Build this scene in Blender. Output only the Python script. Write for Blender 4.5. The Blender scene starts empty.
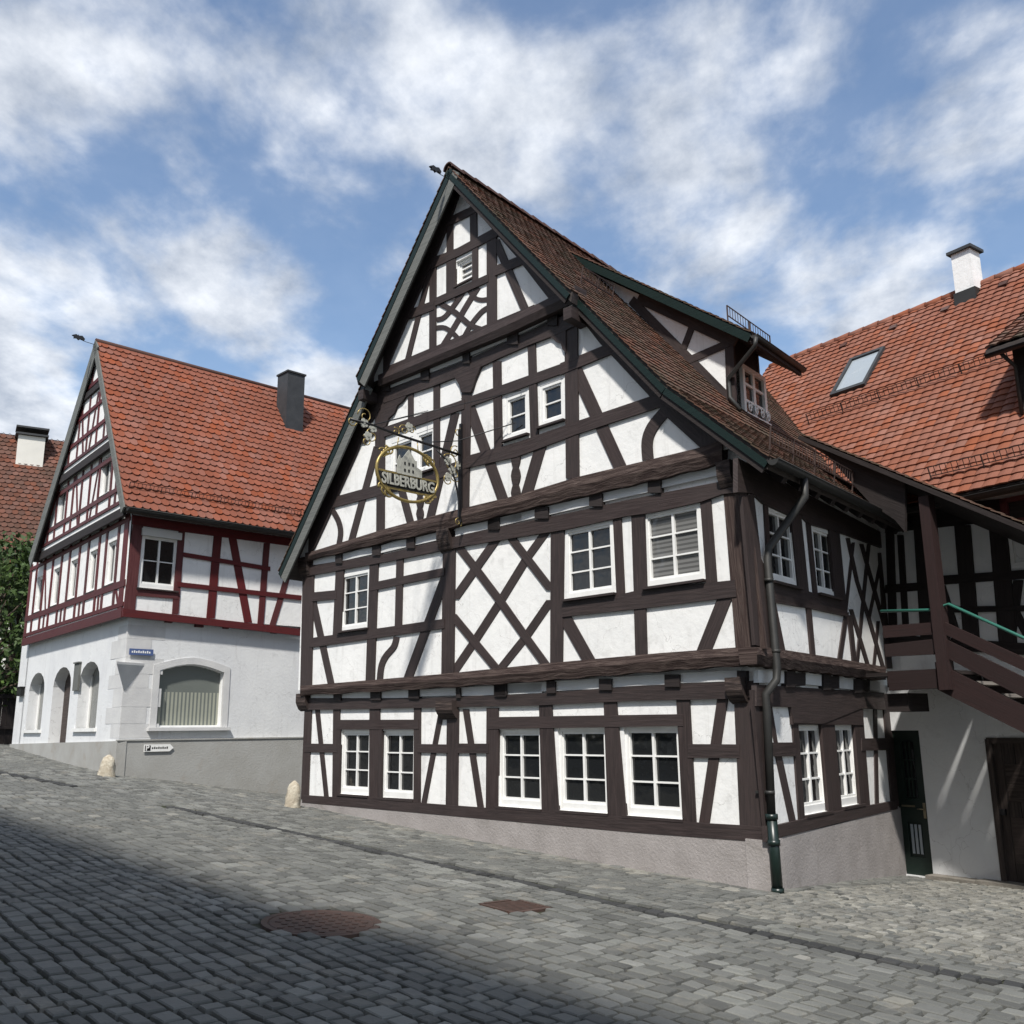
import bpy, math, random
import numpy as np
from math import radians, sin, cos, pi, atan2, hypot
from mathutils import Vector
from mathutils.geometry import tessellate_polygon
random.seed(7); rng = np.random.RandomState(5)
SC = bpy.context.scene
COL = SC.collection
# ---------------------------------------------------------------- camera
FPX, TILT, ROLL, EYE = 946.0, 12.9, -0.59, 1.65
_t, _r = radians(TILT), radians(ROLL)
FW = np.array([0, cos(_t), sin(_t)]); _R0 = np.array([1., 0, 0]); _U0 = np.cross(_R0, FW)
RT = cos(_r)*_R0 + sin(_r)*_U0; UP = -sin(_r)*_R0 + cos(_r)*_U0
CAM = np.array([0, 0, EYE])
cd = bpy.data.cameras.new('camera'); cam = bpy.data.objects.new('camera', cd); COL.objects.link(cam)
from mathutils import Matrix
cam.matrix_world = Matrix(((RT[0], UP[0], -FW[0], 0), (RT[1], UP[1], -FW[1], 0), (RT[2], UP[2], -FW[2], EYE), (0, 0, 0, 1)))
cd.sensor_width = 36; cd.lens = 36*FPX/1024; cd.clip_start = .05; cd.clip_end = 2000
SC.camera = cam
SC.render.resolution_x = SC.render.resolution_y = 1024
# ---------------------------------------------------------------- light
SUN_DIR = np.array([-0.18, -0.984, 0]); SUN_DIR /= np.linalg.norm(SUN_DIR)
EL = radians(52.5)
sv = Vector((SUN_DIR[0]*cos(EL), SUN_DIR[1]*cos(EL), sin(EL)))
sl = bpy.data.lights.new('sun', 'SUN'); sl.energy = 4.1; sl.angle = radians(3.2); sl.color = (1, .955, .89)
so = bpy.data.objects.new('sun', sl); COL.objects.link(so); so.rotation_euler = sv.to_track_quat('Z', 'Y').to_euler()
wd = bpy.data.worlds.new('World'); SC.world = wd; wd.use_nodes = True
nt = wd.node_tree; nt.nodes.clear()
def N(t, typ, **k):
    n = t.nodes.new(typ)
    for a, b in k.items(): setattr(n, a, b)
    return n
out = N(nt, 'ShaderNodeOutputWorld'); bg = N(nt, 'ShaderNodeBackground'); nt.links.new(bg.outputs[0], out.inputs[0])
sky = N(nt, 'ShaderNodeTexSky', sky_type='NISHITA'); sky.sun_disc = False; sky.sun_elevation = EL
sky.sun_rotation = atan2(SUN_DIR[0], SUN_DIR[1]); sky.air_density = 1.2; sky.dust_density = .6; sky.ozone_density = 3
bg.inputs[1].default_value = .12
tc = N(nt, 'ShaderNodeTexCoord'); sp = N(nt, 'ShaderNodeSeparateXYZ'); nt.links.new(tc.outputs['Generated'], sp.inputs[0])
ad = N(nt, 'ShaderNodeMath', operation='ADD'); ad.inputs[1].default_value = .22; nt.links.new(sp.outputs[2], ad.inputs[0])
mx0 = N(nt, 'ShaderNodeMath', operation='MAXIMUM'); mx0.inputs[1].default_value = .05; nt.links.new(ad.outputs[0], mx0.inputs[0])
vd = N(nt, 'ShaderNodeVectorMath', operation='DIVIDE'); cb = N(nt, 'ShaderNodeCombineXYZ')
for i in range(3): nt.links.new(mx0.outputs[0], cb.inputs[i])
nt.links.new(tc.outputs['Generated'], vd.inputs[0]); nt.links.new(cb.outputs[0], vd.inputs[1])
mp = N(nt, 'ShaderNodeMapping'); mp.inputs['Location'].default_value = (3.3, 1.7, 0); mp.inputs['Scale'].default_value = (1.25, 1.0, .3); mp.inputs['Rotation'].default_value = (0, 0, .5)
nt.links.new(vd.outputs[0], mp.inputs[0])
n1 = N(nt, 'ShaderNodeTexNoise'); n1.inputs['Scale'].default_value = 3.1; n1.inputs['Detail'].default_value = 10; n1.inputs['Roughness'].default_value = .54; n1.inputs['Distortion'].default_value = .12
nt.links.new(mp.outputs[0], n1.inputs['Vector'])
cr = N(nt, 'ShaderNodeValToRGB'); cr.color_ramp.elements[0].position = .39; cr.color_ramp.elements[1].position = .60
cr.color_ramp.interpolation = 'EASE'
nt.links.new(n1.outputs[0], cr.inputs[0])
n2 = N(nt, 'ShaderNodeTexNoise'); n2.inputs['Scale'].default_value = 5.5; n2.inputs['Detail'].default_value = 9; n2.inputs['Roughness'].default_value = .6
nt.links.new(mp.outputs[0], n2.inputs['Vector'])
cr2 = N(nt, 'ShaderNodeValToRGB'); cr2.color_ramp.elements[0].position = .30; cr2.color_ramp.elements[1].position = .70
cr2.color_ramp.elements[0].color = (2.3, 2.7, 3.4, 1); cr2.color_ramp.elements[1].color = (6.9, 7.1, 7.4, 1)
nt.links.new(n2.outputs[0], cr2.inputs[0])
mfac = N(nt, 'ShaderNodeMath', operation='MULTIPLY_ADD'); mfac.inputs[1].default_value = .88; mfac.inputs[2].default_value = .06
nt.links.new(cr.outputs[0], mfac.inputs[0])
mix = N(nt, 'ShaderNodeMixRGB'); nt.links.new(mfac.outputs[0], mix.inputs[0]); nt.links.new(sky.outputs[0], mix.inputs[1]); nt.links.new(cr2.outputs[0], mix.inputs[2])
nt.links.new(mix.outputs[0], bg.inputs[0])
SC.view_settings.view_transform = 'Standard'; SC.view_settings.look = 'None'; SC.view_settings.exposure = 0.43
SC.view_settings.gamma = 1; SC.view_settings.use_curve_mapping = False
try:
    SC.cycles.max_bounces = 6; SC.cycles.transparent_max_bounces = 6
except Exception: pass
# ---------------------------------------------------------------- helpers
def V3(*a): return np.array(a, float)
def ray(x, y): return FW + (x-512)/FPX*RT - (y-512)/FPX*UP
class Plane:
    def __init__(s, p, n): s.p = np.array(p, float); s.n = np.array(n, float)/np.linalg.norm(n)
    def at(s, x, y, off=0):
        r = ray(x, y); return CAM + r*(((s.p-CAM) @ s.n + off)/(r @ s.n))
class Wall(Plane):
    """vertical wall plane through a point seen at (px,py) at forward distance D; t = direction along the wall"""
    def __init__(s, px, py, D, az):
        r = ray(px, py); s.p = CAM + r*(D/r[1]); a = radians(az); s.t = V3(sin(a), cos(a), 0); s.n = V3(-s.t[1], s.t[0], 0)
        if s.n @ (s.p-CAM) > 0: s.n = -s.n
    def uv(s, x, y, off=0): p = s.at(x, y, off); return (float((p-s.p) @ s.t), float(p[2]))
    def P(s, u, v, off=0): q = s.p + s.t*u + s.n*off; return V3(q[0], q[1], v)
def vpaz(x, y=733): r = ray(x, y); return math.degrees(atan2(r[0], r[1]))

class MB:
    def __init__(s): s.v = []; s.f = []; s.uv = []; s.r = []; s.m = []; s.sm = []
    def face(s, pts, uvs=None, r=0., m=0, smooth=False):
        b = len(s.v); s.v += [tuple(map(float, p)) for p in pts]; s.f.append(tuple(range(b, b+len(pts))))
        s.uv.append(uvs or [(0, 0)]*len(pts)); s.r.append(r); s.m.append(m); s.sm.append(smooth)
    def prism(s, front, n, t, uvf=None, r=None, m=0, back=True):
        """polygon given on its front plane, thickness t behind it"""
        r = random.random() if r is None else r
        front = [np.array(p, float) for p in front]; n = np.array(n, float)
        a = np.zeros(3)
        for i in range(len(front)): a += np.cross(front[i], front[(i+1) % len(front)])
        if a @ n < 0: front = front[::-1]
        bk = [p-n*t for p in front]
        if uvf is None:
            d = max(((front[(i+1) % len(front)]-front[i]) for i in range(len(front))), key=lambda q: q @ q); d = d/np.linalg.norm(d)
            e = np.cross(n, d); o = front[0]; k = r*37
            uvf = lambda p: (float((p-o) @ d)+k, float((p-o) @ e)+k)
        s.face(front, [uvf(p) for p in front], r, m)
        if back: s.face(bk[::-1], [uvf(p) for p in bk[::-1]], r, m)
        k = len(front)
        for i in range(k):
            j = (i+1) % k
            q = [front[i], bk[i], bk[j], front[j]]
            u1, u2 = uvf(front[i]), uvf(front[j])
            s.face(q, [u1, (u1[0]+.01, u1[1]+t), (u2[0]+.01, u2[1]+t), u2], r, m)
    def box(s, o, a, b, c, r=None, m=0):
        """corner o and three edge vectors"""
        o, a, b, c = [np.array(q, float) for q in (o, a, b, c)]
        n = np.cross(a, b); L = np.linalg.norm(c); cu = c/L
        if n @ c < 0: a, b = b, a
        top = [o+c, o+a+c, o+a+b+c, o+b+c]
        r = random.random() if r is None else r
        d = max((a, b, c), key=lambda q: q @ q); du = d/np.linalg.norm(d)
        pts = [o, o+a, o+a+b, o+b, o+c, o+a+c, o+a+b+c, o+b+c]
        for f in ((3, 2, 1, 0), (4, 5, 6, 7), (0, 1, 5, 4), (1, 2, 6, 5), (2, 3, 7, 6), (3, 0, 4, 7)):
            P = [pts[i] for i in f]; nn = np.cross(P[1]-P[0], P[2]-P[1]); e = np.cross(nn, du)
            if e @ e < 1e-12: e = P[1]-P[0]
            e = e/max(1e-9, np.linalg.norm(e))
            if abs(du @ nn) > .5*np.linalg.norm(nn): uu = (P[1]-P[0])/np.linalg.norm(P[1]-P[0])
            else: uu = du
            s.face(P, [(float((p-o) @ uu)+r*31, float((p-o) @ e)+r*17) for p in P], r, m)
    def beam(s, p, q, w, h, up=(0, 0, 1), r=None, m=0):
        p, q = np.array(p, float), np.array(q, float); d = q-p; up = np.array(up, float)
        a = np.cross(d, up); a /= np.linalg.norm(a); b = np.cross(a, d); b /= np.linalg.norm(b)
        s.box(p-a*w/2-b*h/2, a*w, b*h, d, r, m)
    def tube(s, pts, rad, seg=10, r=0, m=0, cap=True, closed=False):
        pts = [np.array(p, float) for p in pts]; n = len(pts); rings = []
        ref = None
        for i in range(n):
            if closed: d = pts[(i+1) % n]-pts[i-1]
            else: d = pts[min(i+1, n-1)]-pts[max(i-1, 0)]
            d = d/np.linalg.norm(d)
            if ref is None:
                ref = np.cross(d, V3(0, 0, 1)) if abs(d[2]) < .9 else np.cross(d, V3(1, 0, 0))
            ref = ref-d*(ref @ d); ref /= np.linalg.norm(ref); b = np.cross(d, ref)
            rr = rad[i] if hasattr(rad, '__len__') else rad
            rings.append([pts[i]+rr*(cos(2*pi*k/seg)*ref+sin(2*pi*k/seg)*b) for k in range(seg)])
        L = 0
        for i in range(n if closed else n-1):
            A, B = rings[i], rings[(i+1) % n]; l2 = L+float(np.linalg.norm(pts[(i+1) % n]-pts[i]))
            for k in range(seg):
                j = (k+1) % seg
                s.face([A[k], A[j], B[j], B[k]], [(L, k/seg), (L, (k+1)/seg), (l2, (k+1)/seg), (l2, k/seg)], r, m, True)
            L = l2
        if cap and not closed:
            s.face(rings[0][::-1], None, r, m); s.face(rings[-1], None, r, m)
    def build(s, name, mats, parent=None, weld=False, **tags):
        me = bpy.data.meshes.new(name); me.from_pydata(s.v, [], s.f)
        if not isinstance(mats, (list, tuple)): mats = [mats]
        for mt in mats: me.materials.append(mt)
        ul = me.uv_layers.new(name='UVMap')
        ul.data.foreach_set('uv', np.array([c for f in s.uv for c in f], 'f').ravel())
        at = me.attributes.new('rnd', 'FLOAT', 'FACE'); at.data.foreach_set('value', np.array(s.r, 'f'))
        me.polygons.foreach_set('material_index', s.m); me.polygons.foreach_set('use_smooth', s.sm)
        me.update()
        if weld or any(s.sm):
            import bmesh
            bm = bmesh.new(); bm.from_mesh(me); bmesh.ops.remove_doubles(bm, verts=bm.verts, dist=1e-4); bm.to_mesh(me); bm.free()
        o = bpy.data.objects.new(name, me); COL.objects.link(o)
        if parent is not None:
            o.parent = parent; o.matrix_parent_inverse = Matrix.Translation(parent.matrix_world_loc if hasattr(parent, 'matrix_world_loc') else wloc(parent)).inverted()
        for k, v in tags.items(): o[k] = v
        return o
def wloc(o):
    l = Vector((0, 0, 0)); p = o
    # parents here are only translated; a mesh parent sits at the origin of its own thing
    if p.type == 'EMPTY': return p.location.copy()
    return l
def empty(name, loc, label, category, group=None):
    o = bpy.data.objects.new(name, None); COL.objects.link(o); o.location = tuple(map(float, loc)); o.empty_display_size = .3
    o['label'] = label; o['category'] = category
    if group: o['group'] = group
    return o
def tag(o, label, category, group=None):
    o['label'] = label; o['category'] = category
    if group: o['group'] = group
    return o
# ---------------------------------------------------------------- materials
def mat(name, base, rough=.8, var=None, vscale=3., grain=None, rnd=0., bump=0., bscale=30., spec=.3, metal=0., stain=None, coord='pos', streak=None):
    m = bpy.data.materials.new(name); m.use_nodes = True; t = m.node_tree; b = t.nodes['Principled BSDF']
    b.inputs['Roughness'].default_value = rough; b.inputs['Specular IOR Level'].default_value = spec; b.inputs['Metallic'].default_value = metal
    geo = N(t, 'ShaderNodeNewGeometry'); pos = geo.outputs['Position']
    rgb = N(t, 'ShaderNodeRGB'); rgb.outputs[0].default_value = (*base, 1); c = rgb.outputs[0]
    hgt = None
    def mixc(fac, a, col, mode='MIX'):
        x = N(t, 'ShaderNodeMixRGB', blend_type=mode)
        if isinstance(fac, float): x.inputs[0].default_value = fac
        else: t.links.new(fac, x.inputs[0])
        t.links.new(a, x.inputs[1])
        if isinstance(col, tuple): x.inputs[2].default_value = (*col, 1)
        else: t.links.new(col, x.inputs[2])
        return x.outputs[0]
    def ramp(src, a, bb):
        r = N(t, 'ShaderNodeMapRange'); r.inputs[1].default_value = a; r.inputs[2].default_value = bb; t.links.new(src, r.inputs[0]); return r.outputs[0]
    def noise(vec, sc, det=5, ro=.55, dist=0.):
        n = N(t, 'ShaderNodeTexNoise'); n.inputs['Scale'].default_value = sc; n.inputs['Detail'].default_value = det
        n.inputs['Roughness'].default_value = ro; n.inputs['Distortion'].default_value = dist; t.links.new(vec, n.inputs['Vector']); return n.outputs[0]
    if rnd:
        at = N(t, 'ShaderNodeAttribute'); at.attribute_name = 'rnd'
        hs = N(t, 'ShaderNodeHueSaturation'); mr = N(t, 'ShaderNodeMapRange'); t.links.new(at.outputs['Fac'], mr.inputs[0])
        mr.inputs[3].default_value = 1-rnd; mr.inputs[4].default_value = 1+rnd; t.links.new(mr.outputs[0], hs.inputs['Value'])
        m2 = N(t, 'ShaderNodeMath', operation='MULTIPLY'); m2.inputs[1].default_value = 7.31; t.links.new(at.outputs['Fac'], m2.inputs[0])
        fr = N(t, 'ShaderNodeMath', operation='FRACT'); t.links.new(m2.outputs[0], fr.inputs[0])
        mr2 = N(t, 'ShaderNodeMapRange'); t.links.new(fr.outputs[0], mr2.inputs[0]); mr2.inputs[3].default_value = .8; mr2.inputs[4].default_value = 1.12
        t.links.new(mr2.outputs[0], hs.inputs['Saturation'])
        t.links.new(c, hs.inputs['Color']); c = hs.outputs[0]
    if var:
        c = mixc(ramp(noise(pos, vscale, 6, .6), .35, .68), c, var)
    if stain:
        col, sc, a, bb = stain
        c = mixc(ramp(noise(pos, sc, 7, .65, .4), a, bb), c, col)
    if streak:
        ms = N(t, 'ShaderNodeMapping'); ms.inputs['Scale'].default_value = (7, 7, .55); t.links.new(pos, ms.inputs[0])
        sn = noise(ms.outputs[0], 1.0, 6, .62, .3); c = mixc(ramp(sn, .56, .86), c, streak)
        vo = N(t, 'ShaderNodeTexVoronoi', feature='DISTANCE_TO_EDGE'); vo.inputs['Scale'].default_value = 1.15; t.links.new(pos, vo.inputs['Vector'])
        wn = N(t, 'ShaderNodeTexNoise'); wn.inputs['Scale'].default_value = 3.5; wn.inputs['Detail'].default_value = 5; t.links.new(pos, wn.inputs['Vector'])
        mv = N(t, 'ShaderNodeMixRGB'); mv.inputs[0].default_value = .35; t.links.new(pos, mv.inputs[1]); t.links.new(wn.outputs['Color'], mv.inputs[2]); t.links.new(mv.outputs[0], vo.inputs['Vector'])
        c = mixc(ramp(vo.outputs['Distance'], .0035, .0), c, tuple(x*.88 for x in streak))
    if grain:
        uvn = N(t, 'ShaderNodeUVMap'); mpn = N(t, 'ShaderNodeMapping'); mpn.inputs['Scale'].default_value = (2.2, 34, 1); t.links.new(uvn.outputs[0], mpn.inputs[0])
        g = noise(mpn.outputs[0], 1.0, 5, .65, .6)
        c = mixc(ramp(g, .42, .72), c, grain); hgt = g
    if bump:
        bn = N(t, 'ShaderNodeBump'); bn.inputs['Distance'].default_value = bump; bn.inputs['Strength'].default_value = 1
        if hgt is None: hgt = noise(pos, bscale, 6, .62)
        t.links.new(hgt, bn.inputs['Height']); t.links.new(bn.outputs[0], b.inputs['Normal'])
    t.links.new(c, b.inputs['Base Color'])
    return m
M = {}
M['plaster'] = mat('white_plaster', (.82, .82, .805), .9, var=(.74, .745, .735), vscale=1.3, bump=.007, bscale=9, stain=((.56, .56, .545), 3.2, .56, .80), streak=(.58, .575, .56))
M['plaster_old'] = mat('old_plaster', (.70, .71, .71), .92, var=(.62, .63, .64), vscale=1.1, bump=.006, bscale=16, stain=((.5, .5, .5), 3., .58, .85), streak=(.52, .52, .52))
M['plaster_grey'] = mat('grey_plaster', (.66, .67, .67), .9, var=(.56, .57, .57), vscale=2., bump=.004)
M['stucco'] = mat('rough_base_plaster', (.34, .315, .305), .95, var=(.27, .25, .24), vscale=2.3, bump=.010, bscale=30, stain=((.2, .185, .17), 3., .58, .8))
M['stucco2'] = mat('rough_grey_base_plaster', (.37, .37, .355), .95, var=(.31, .305, .285), vscale=1.4, bump=.007, bscale=26, stain=((.28, .25, .21), 1.6, .56, .8))
M['timber'] = mat('dark_brown_timber', (.028, .0185, .0175), .66, var=(.036, .027, .0255), vscale=1.7, grain=(.052, .037, .035), rnd=.28, bump=.006, spec=.35)
M['timber_worn'] = mat('weathered_timber', (.040, .027, .0245), .8, grain=(.105, .078, .068), rnd=.25, bump=.024, spec=.25)
M['timber_black'] = mat('shadow_dark_timber', (.022, .017, .0165), .75, grain=(.035, .028, .027), rnd=.3, bump=.004)  # for dark boards, and for timber with its shade put into the colour
M['timber_red'] = mat('oxide_red_timber', (.095, .017, .018), .6, grain=(.06, .014, .016), rnd=.22, bump=.004)
M['stair_red'] = mat('red_brown_stair_timber', (.031, .0175, .017), .6, grain=(.022, .014, .0135), rnd=.2, bump=.003)
M['white_paint'] = mat('white_window_paint', (.82, .82, .80), .4, var=(.74, .74, .72), vscale=5, spec=.4)
M['shutter_box'] = mat('grey_white_box', (.55, .55, .53), .6)
M['green'] = mat('dark_green_board', (.004, .013, .011), .5, grain=(.006, .018, .015), bump=.003)
M['green_door'] = mat('dark_green_door_paint', (.012, .022, .018), .4, var=(.02, .03, .025), vscale=4)
M['grey_board'] = mat('weathered_grey_board', (.15, .155, .145), .8, grain=(.085, .09, .085), rnd=.1, bump=.004)
M['rail_green'] = mat('green_handrail_paint', (.03, .13, .10), .3, spec=.6)
M['iron'] = mat('black_iron', (.015, .015, .017), .45, metal=.3, spec=.5)
M['zinc'] = mat('dark_weathered_zinc', (.04, .04, .038), .55, var=(.028, .028, .027), vscale=5, metal=.35, spec=.5)
M['guard'] = mat('rusty_guard_metal', (.065, .045, .04), .6, metal=.3)
M['castiron'] = mat('green_cast_iron', (.008, .018, .015), .35, spec=.5)
M['gold'] = mat('old_gold_leaf', (.36, .27, .09), .4, var=(.22, .17, .07), vscale=14, metal=.55, spec=.5)
M['silver'] = mat('pale_painted_metal', (.42, .42, .37), .5, var=(.28, .28, .25), vscale=18)
M['tile_brown'] = mat('weathered_brown_roof_tile', (.115, .052, .035), .85, rnd=.42, var=(.075, .052, .036), vscale=1.1, stain=((.05, .048, .03), 3.5, .5, .7), bump=.004, bscale=60)
M['tile_red'] = mat('red_roof_tile', (.225, .070, .038), .8, rnd=.14, var=(.175, .058, .034), vscale=.9, stain=((.12, .06, .04), 2.6, .60, .82), bump=.003, bscale=70)
M['tile_orange'] = mat('orange_roof_tile', (.225, .080, .045), .82, rnd=.16, var=(.18, .066, .040), vscale=.7, stain=((.20, .09, .06), 2.2, .6, .85), bump=.003, bscale=70)
M['tile_far'] = mat('far_brown_roof_tile', (.13, .05, .032), .85, rnd=.35, var=(.075, .042, .03), vscale=.8)
M['ridge_tile'] = mat('dark_ridge_tile', (.07, .035, .028), .8, rnd=.3)
M['under'] = mat('roof_underside_boards', (.045, .038, .036), .8, grain=(.07, .058, .052), bump=.003)
M['stone'] = mat('pale_limestone', (.44, .40, .32), .9, var=(.34, .29, .22), vscale=6, bump=.03, bscale=9, stain=((.62, .58, .48), 8., .5, .7))
M['sandstone'] = mat('grey_painted_stone', (.60, .60, .59), .85, var=(.52, .52, .52), vscale=3, bump=.004)
M['sett'] = mat('granite_sett', (.135, .137, .126), .75, rnd=.5, var=(.10, .102, .095), vscale=.5, stain=((.19, .18, .155), 2.4, .55, .74), bump=.007, bscale=38, spec=.4)
M['sett_light'] = mat('pale_granite_sett', (.20, .195, .172), .8, rnd=.35, var=(.14, .138, .125), vscale=1.2, bump=.006, bscale=40)
M['sett_dark'] = mat('dark_drain_sett', (.04, .041, .041), .75, rnd=.3, bump=.004, bscale=40)
M['joint'] = mat('sandy_joint', (.035, .034, .03), .95, var=(.045, .052, .028), vscale=2.5, bump=.01, bscale=60)
M['rust'] = mat('rusty_cast_iron_cover', (.075, .042, .032), .7, var=(.05, .034, .028), vscale=14, bump=.004, bscale=60, spec=.4)
M['blue'] = mat('blue_enamel', (.07, .11, .25), .5, spec=.5)
M['blackp'] = mat('black_paint', (.012, .012, .012), .4)
M['slate'] = mat('dark_slate_cladding', (.035, .037, .04), .6, var=(.05, .052, .055), vscale=4, bump=.004)
M['leaf'] = mat('green_leaf', (.05, .085, .018), .6, rnd=.6, var=(.028, .055, .012), vscale=.6)
M['bark'] = mat('brown_bark', (.08, .06, .045), .9, bump=.02)
M['old_door'] = mat('weathered_brown_door', (.04, .03, .027), .8, grain=(.08, .062, .055), rnd=.25, bump=.006)
M['tread'] = mat('grey_weathered_tread', (.24, .22, .20), .85, grain=(.14, .125, .115), bump=.004)
M['ledge'] = mat('worn_concrete_ledge', (.22, .2, .175), .9, var=(.15, .14, .12), vscale=5, bump=.01)
M['facade_far'] = mat('cream_street_front', (.70, .68, .62), .9, var=(.62, .60, .55), vscale=.8, bump=.004)
M['brass'] = mat('brass', (.3, .26, .18), .4, metal=.7)
def glassmat(name, base, stripes=None):
    m = mat(name, base, .06, spec=.6)
    t = m.node_tree; b = t.nodes['Principled BSDF']
    geo = N(t, 'ShaderNodeNewGeometry')
    n = N(t, 'ShaderNodeTexNoise'); n.inputs['Scale'].default_value = 3.2; n.inputs['Detail'].default_value = 2; t.links.new(geo.outputs['Position'], n.inputs['Vector'])
    bn = N(t, 'ShaderNodeBump'); bn.inputs['Distance'].default_value = .012; bn.inputs['Strength'].default_value = .8
    t.links.new(n.outputs[0], bn.inputs['Height']); t.links.new(bn.outputs[0], b.inputs['Normal'])
    uvn = N(t, 'ShaderNodeUVMap'); s2 = N(t, 'ShaderNodeSeparateXYZ'); t.links.new(uvn.outputs[0], s2.inputs[0])
    if stripes:
        axis, freq, col, duty, lim = stripes
        ml = N(t, 'ShaderNodeMath', operation='MULTIPLY'); ml.inputs[1].default_value = freq; t.links.new(s2.outputs[axis], ml.inputs[0])
        fr = N(t, 'ShaderNodeMath', operation='FRACT'); t.links.new(ml.outputs[0], fr.inputs[0])
        lt = N(t, 'ShaderNodeMath', operation='LESS_THAN'); lt.inputs[1].default_value = duty; t.links.new(fr.outputs[0], lt.inputs[0])
        fac = lt.outputs[0]
        if lim is not None:
            l2 = N(t, 'ShaderNodeMath', operation='LESS_THAN'); l2.inputs[1].default_value = lim; t.links.new(s2.outputs[1], l2.inputs[0])
            mm = N(t, 'ShaderNodeMath', operation='MULTIPLY'); t.links.new(fac, mm.inputs[0]); t.links.new(l2.outputs[0], mm.inputs[1]); fac = mm.outputs[0]
        x = N(t, 'ShaderNodeMixRGB'); t.links.new(fac, x.inputs[0]); x.inputs[1].default_value = (*base, 1); x.inputs[2].default_value = (*col, 1)
        t.links.new(x.outputs[0], b.inputs['Base Color'])
    return m
M['glass'] = glassmat('window_glass', (.012, .013, .014))
M['glass_blind'] = glassmat('glass_with_blind', (.09, .09, .088), (1, 16., (.17, .17, .165), .55, None))
M['glass_curtain'] = glassmat('glass_with_curtain', (.10, .105, .10), (0, 15., (.17, .175, .165), .5, None))
M['glass_shop'] = glassmat('shop_glass', (.15, .165, .15), (0, 11., (.33, .34, .28), .55, .75))
M['glass_sky'] = glassmat('roof_window_glass', (.30, .34, .37))
# ---------------------------------------------------------------- walls of the place (planes recovered from the photograph)
F = Wall(771, 890, 11.5, -44.2)      # gable front of the big house, u grows to the left
S = Wall(771, 890, 11.5, 39.3)       # its side wall, u grows away from the viewer
_p = S.at(899, 860)
B = Wall(898, 815, S.at(898, 815)[1], vpaz(-170))   # rear wing, u grows to the left
L = Wall(116, 774, 20.5, vpaz(1500))  # left house, side facing the square
G = Wall(116, 774, 20.5, vpaz(-290))  # left house, gable side
# ---------------------------------------------------------------- ground heights
_b = S.at(897, 873)
gp = [(F.p[0], F.p[1], F.p[2]), (*F.at(303, 805)[:2], F.at(303, 805)[2]), tuple(L.p), tuple(L.at(298, 796)), tuple(G.at(12, 747)),
      tuple(B.at(912, 879)), tuple(B.at(1017, 886)), (_b[0], _b[1], _b[2]), (0, 0, 0.02), (3, 4.5, -.22), (-4, 4.5, .2), (9, 8, -.55), (-14, 12, .95), (-24, 30, 1.75), (-20, 10, 1.4), (12, 3, -.7), (0, -10, .3), (16, 20, -.8), (-10, -6, .9), (-2, 30, .35), (8, 26, -.4), (20, 8, -1.1), (-6.5, 24, .35)]
gp = np.array(gp, float)
def _tps(r): return np.where(r > 0, r*r*np.log(r+1e-9), 0)
_n = len(gp); _K = _tps(np.linalg.norm(gp[:, None, :2]-gp[None, :, :2], axis=2))+np.eye(_n)*2.
_Pm = np.c_[np.ones(_n), gp[:, :2]]; _A = np.block([[_K, _Pm], [_Pm.T, np.zeros((3, 3))]])
_w = np.linalg.solve(_A, np.r_[gp[:, 2], 0, 0, 0])
def GH(xy):
    xy = np.atleast_2d(np.array(xy, float)); c = np.clip(xy, [-32, -16], [26, 44])
    return _tps(np.linalg.norm(c[:, None]-gp[None, :, :2], axis=2)) @ _w[:_n] + np.c_[np.ones(len(c)), c] @ _w[_n:]
def gz(x, y): return float(GH((x, y))[0])
def ground_at(px, py):
    r = ray(px, py); k = 4.
    for _ in range(400):
        p = CAM+r*k
        if p[2] <= gz(p[0], p[1]): break
        k += .06
    return CAM+r*k
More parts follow.
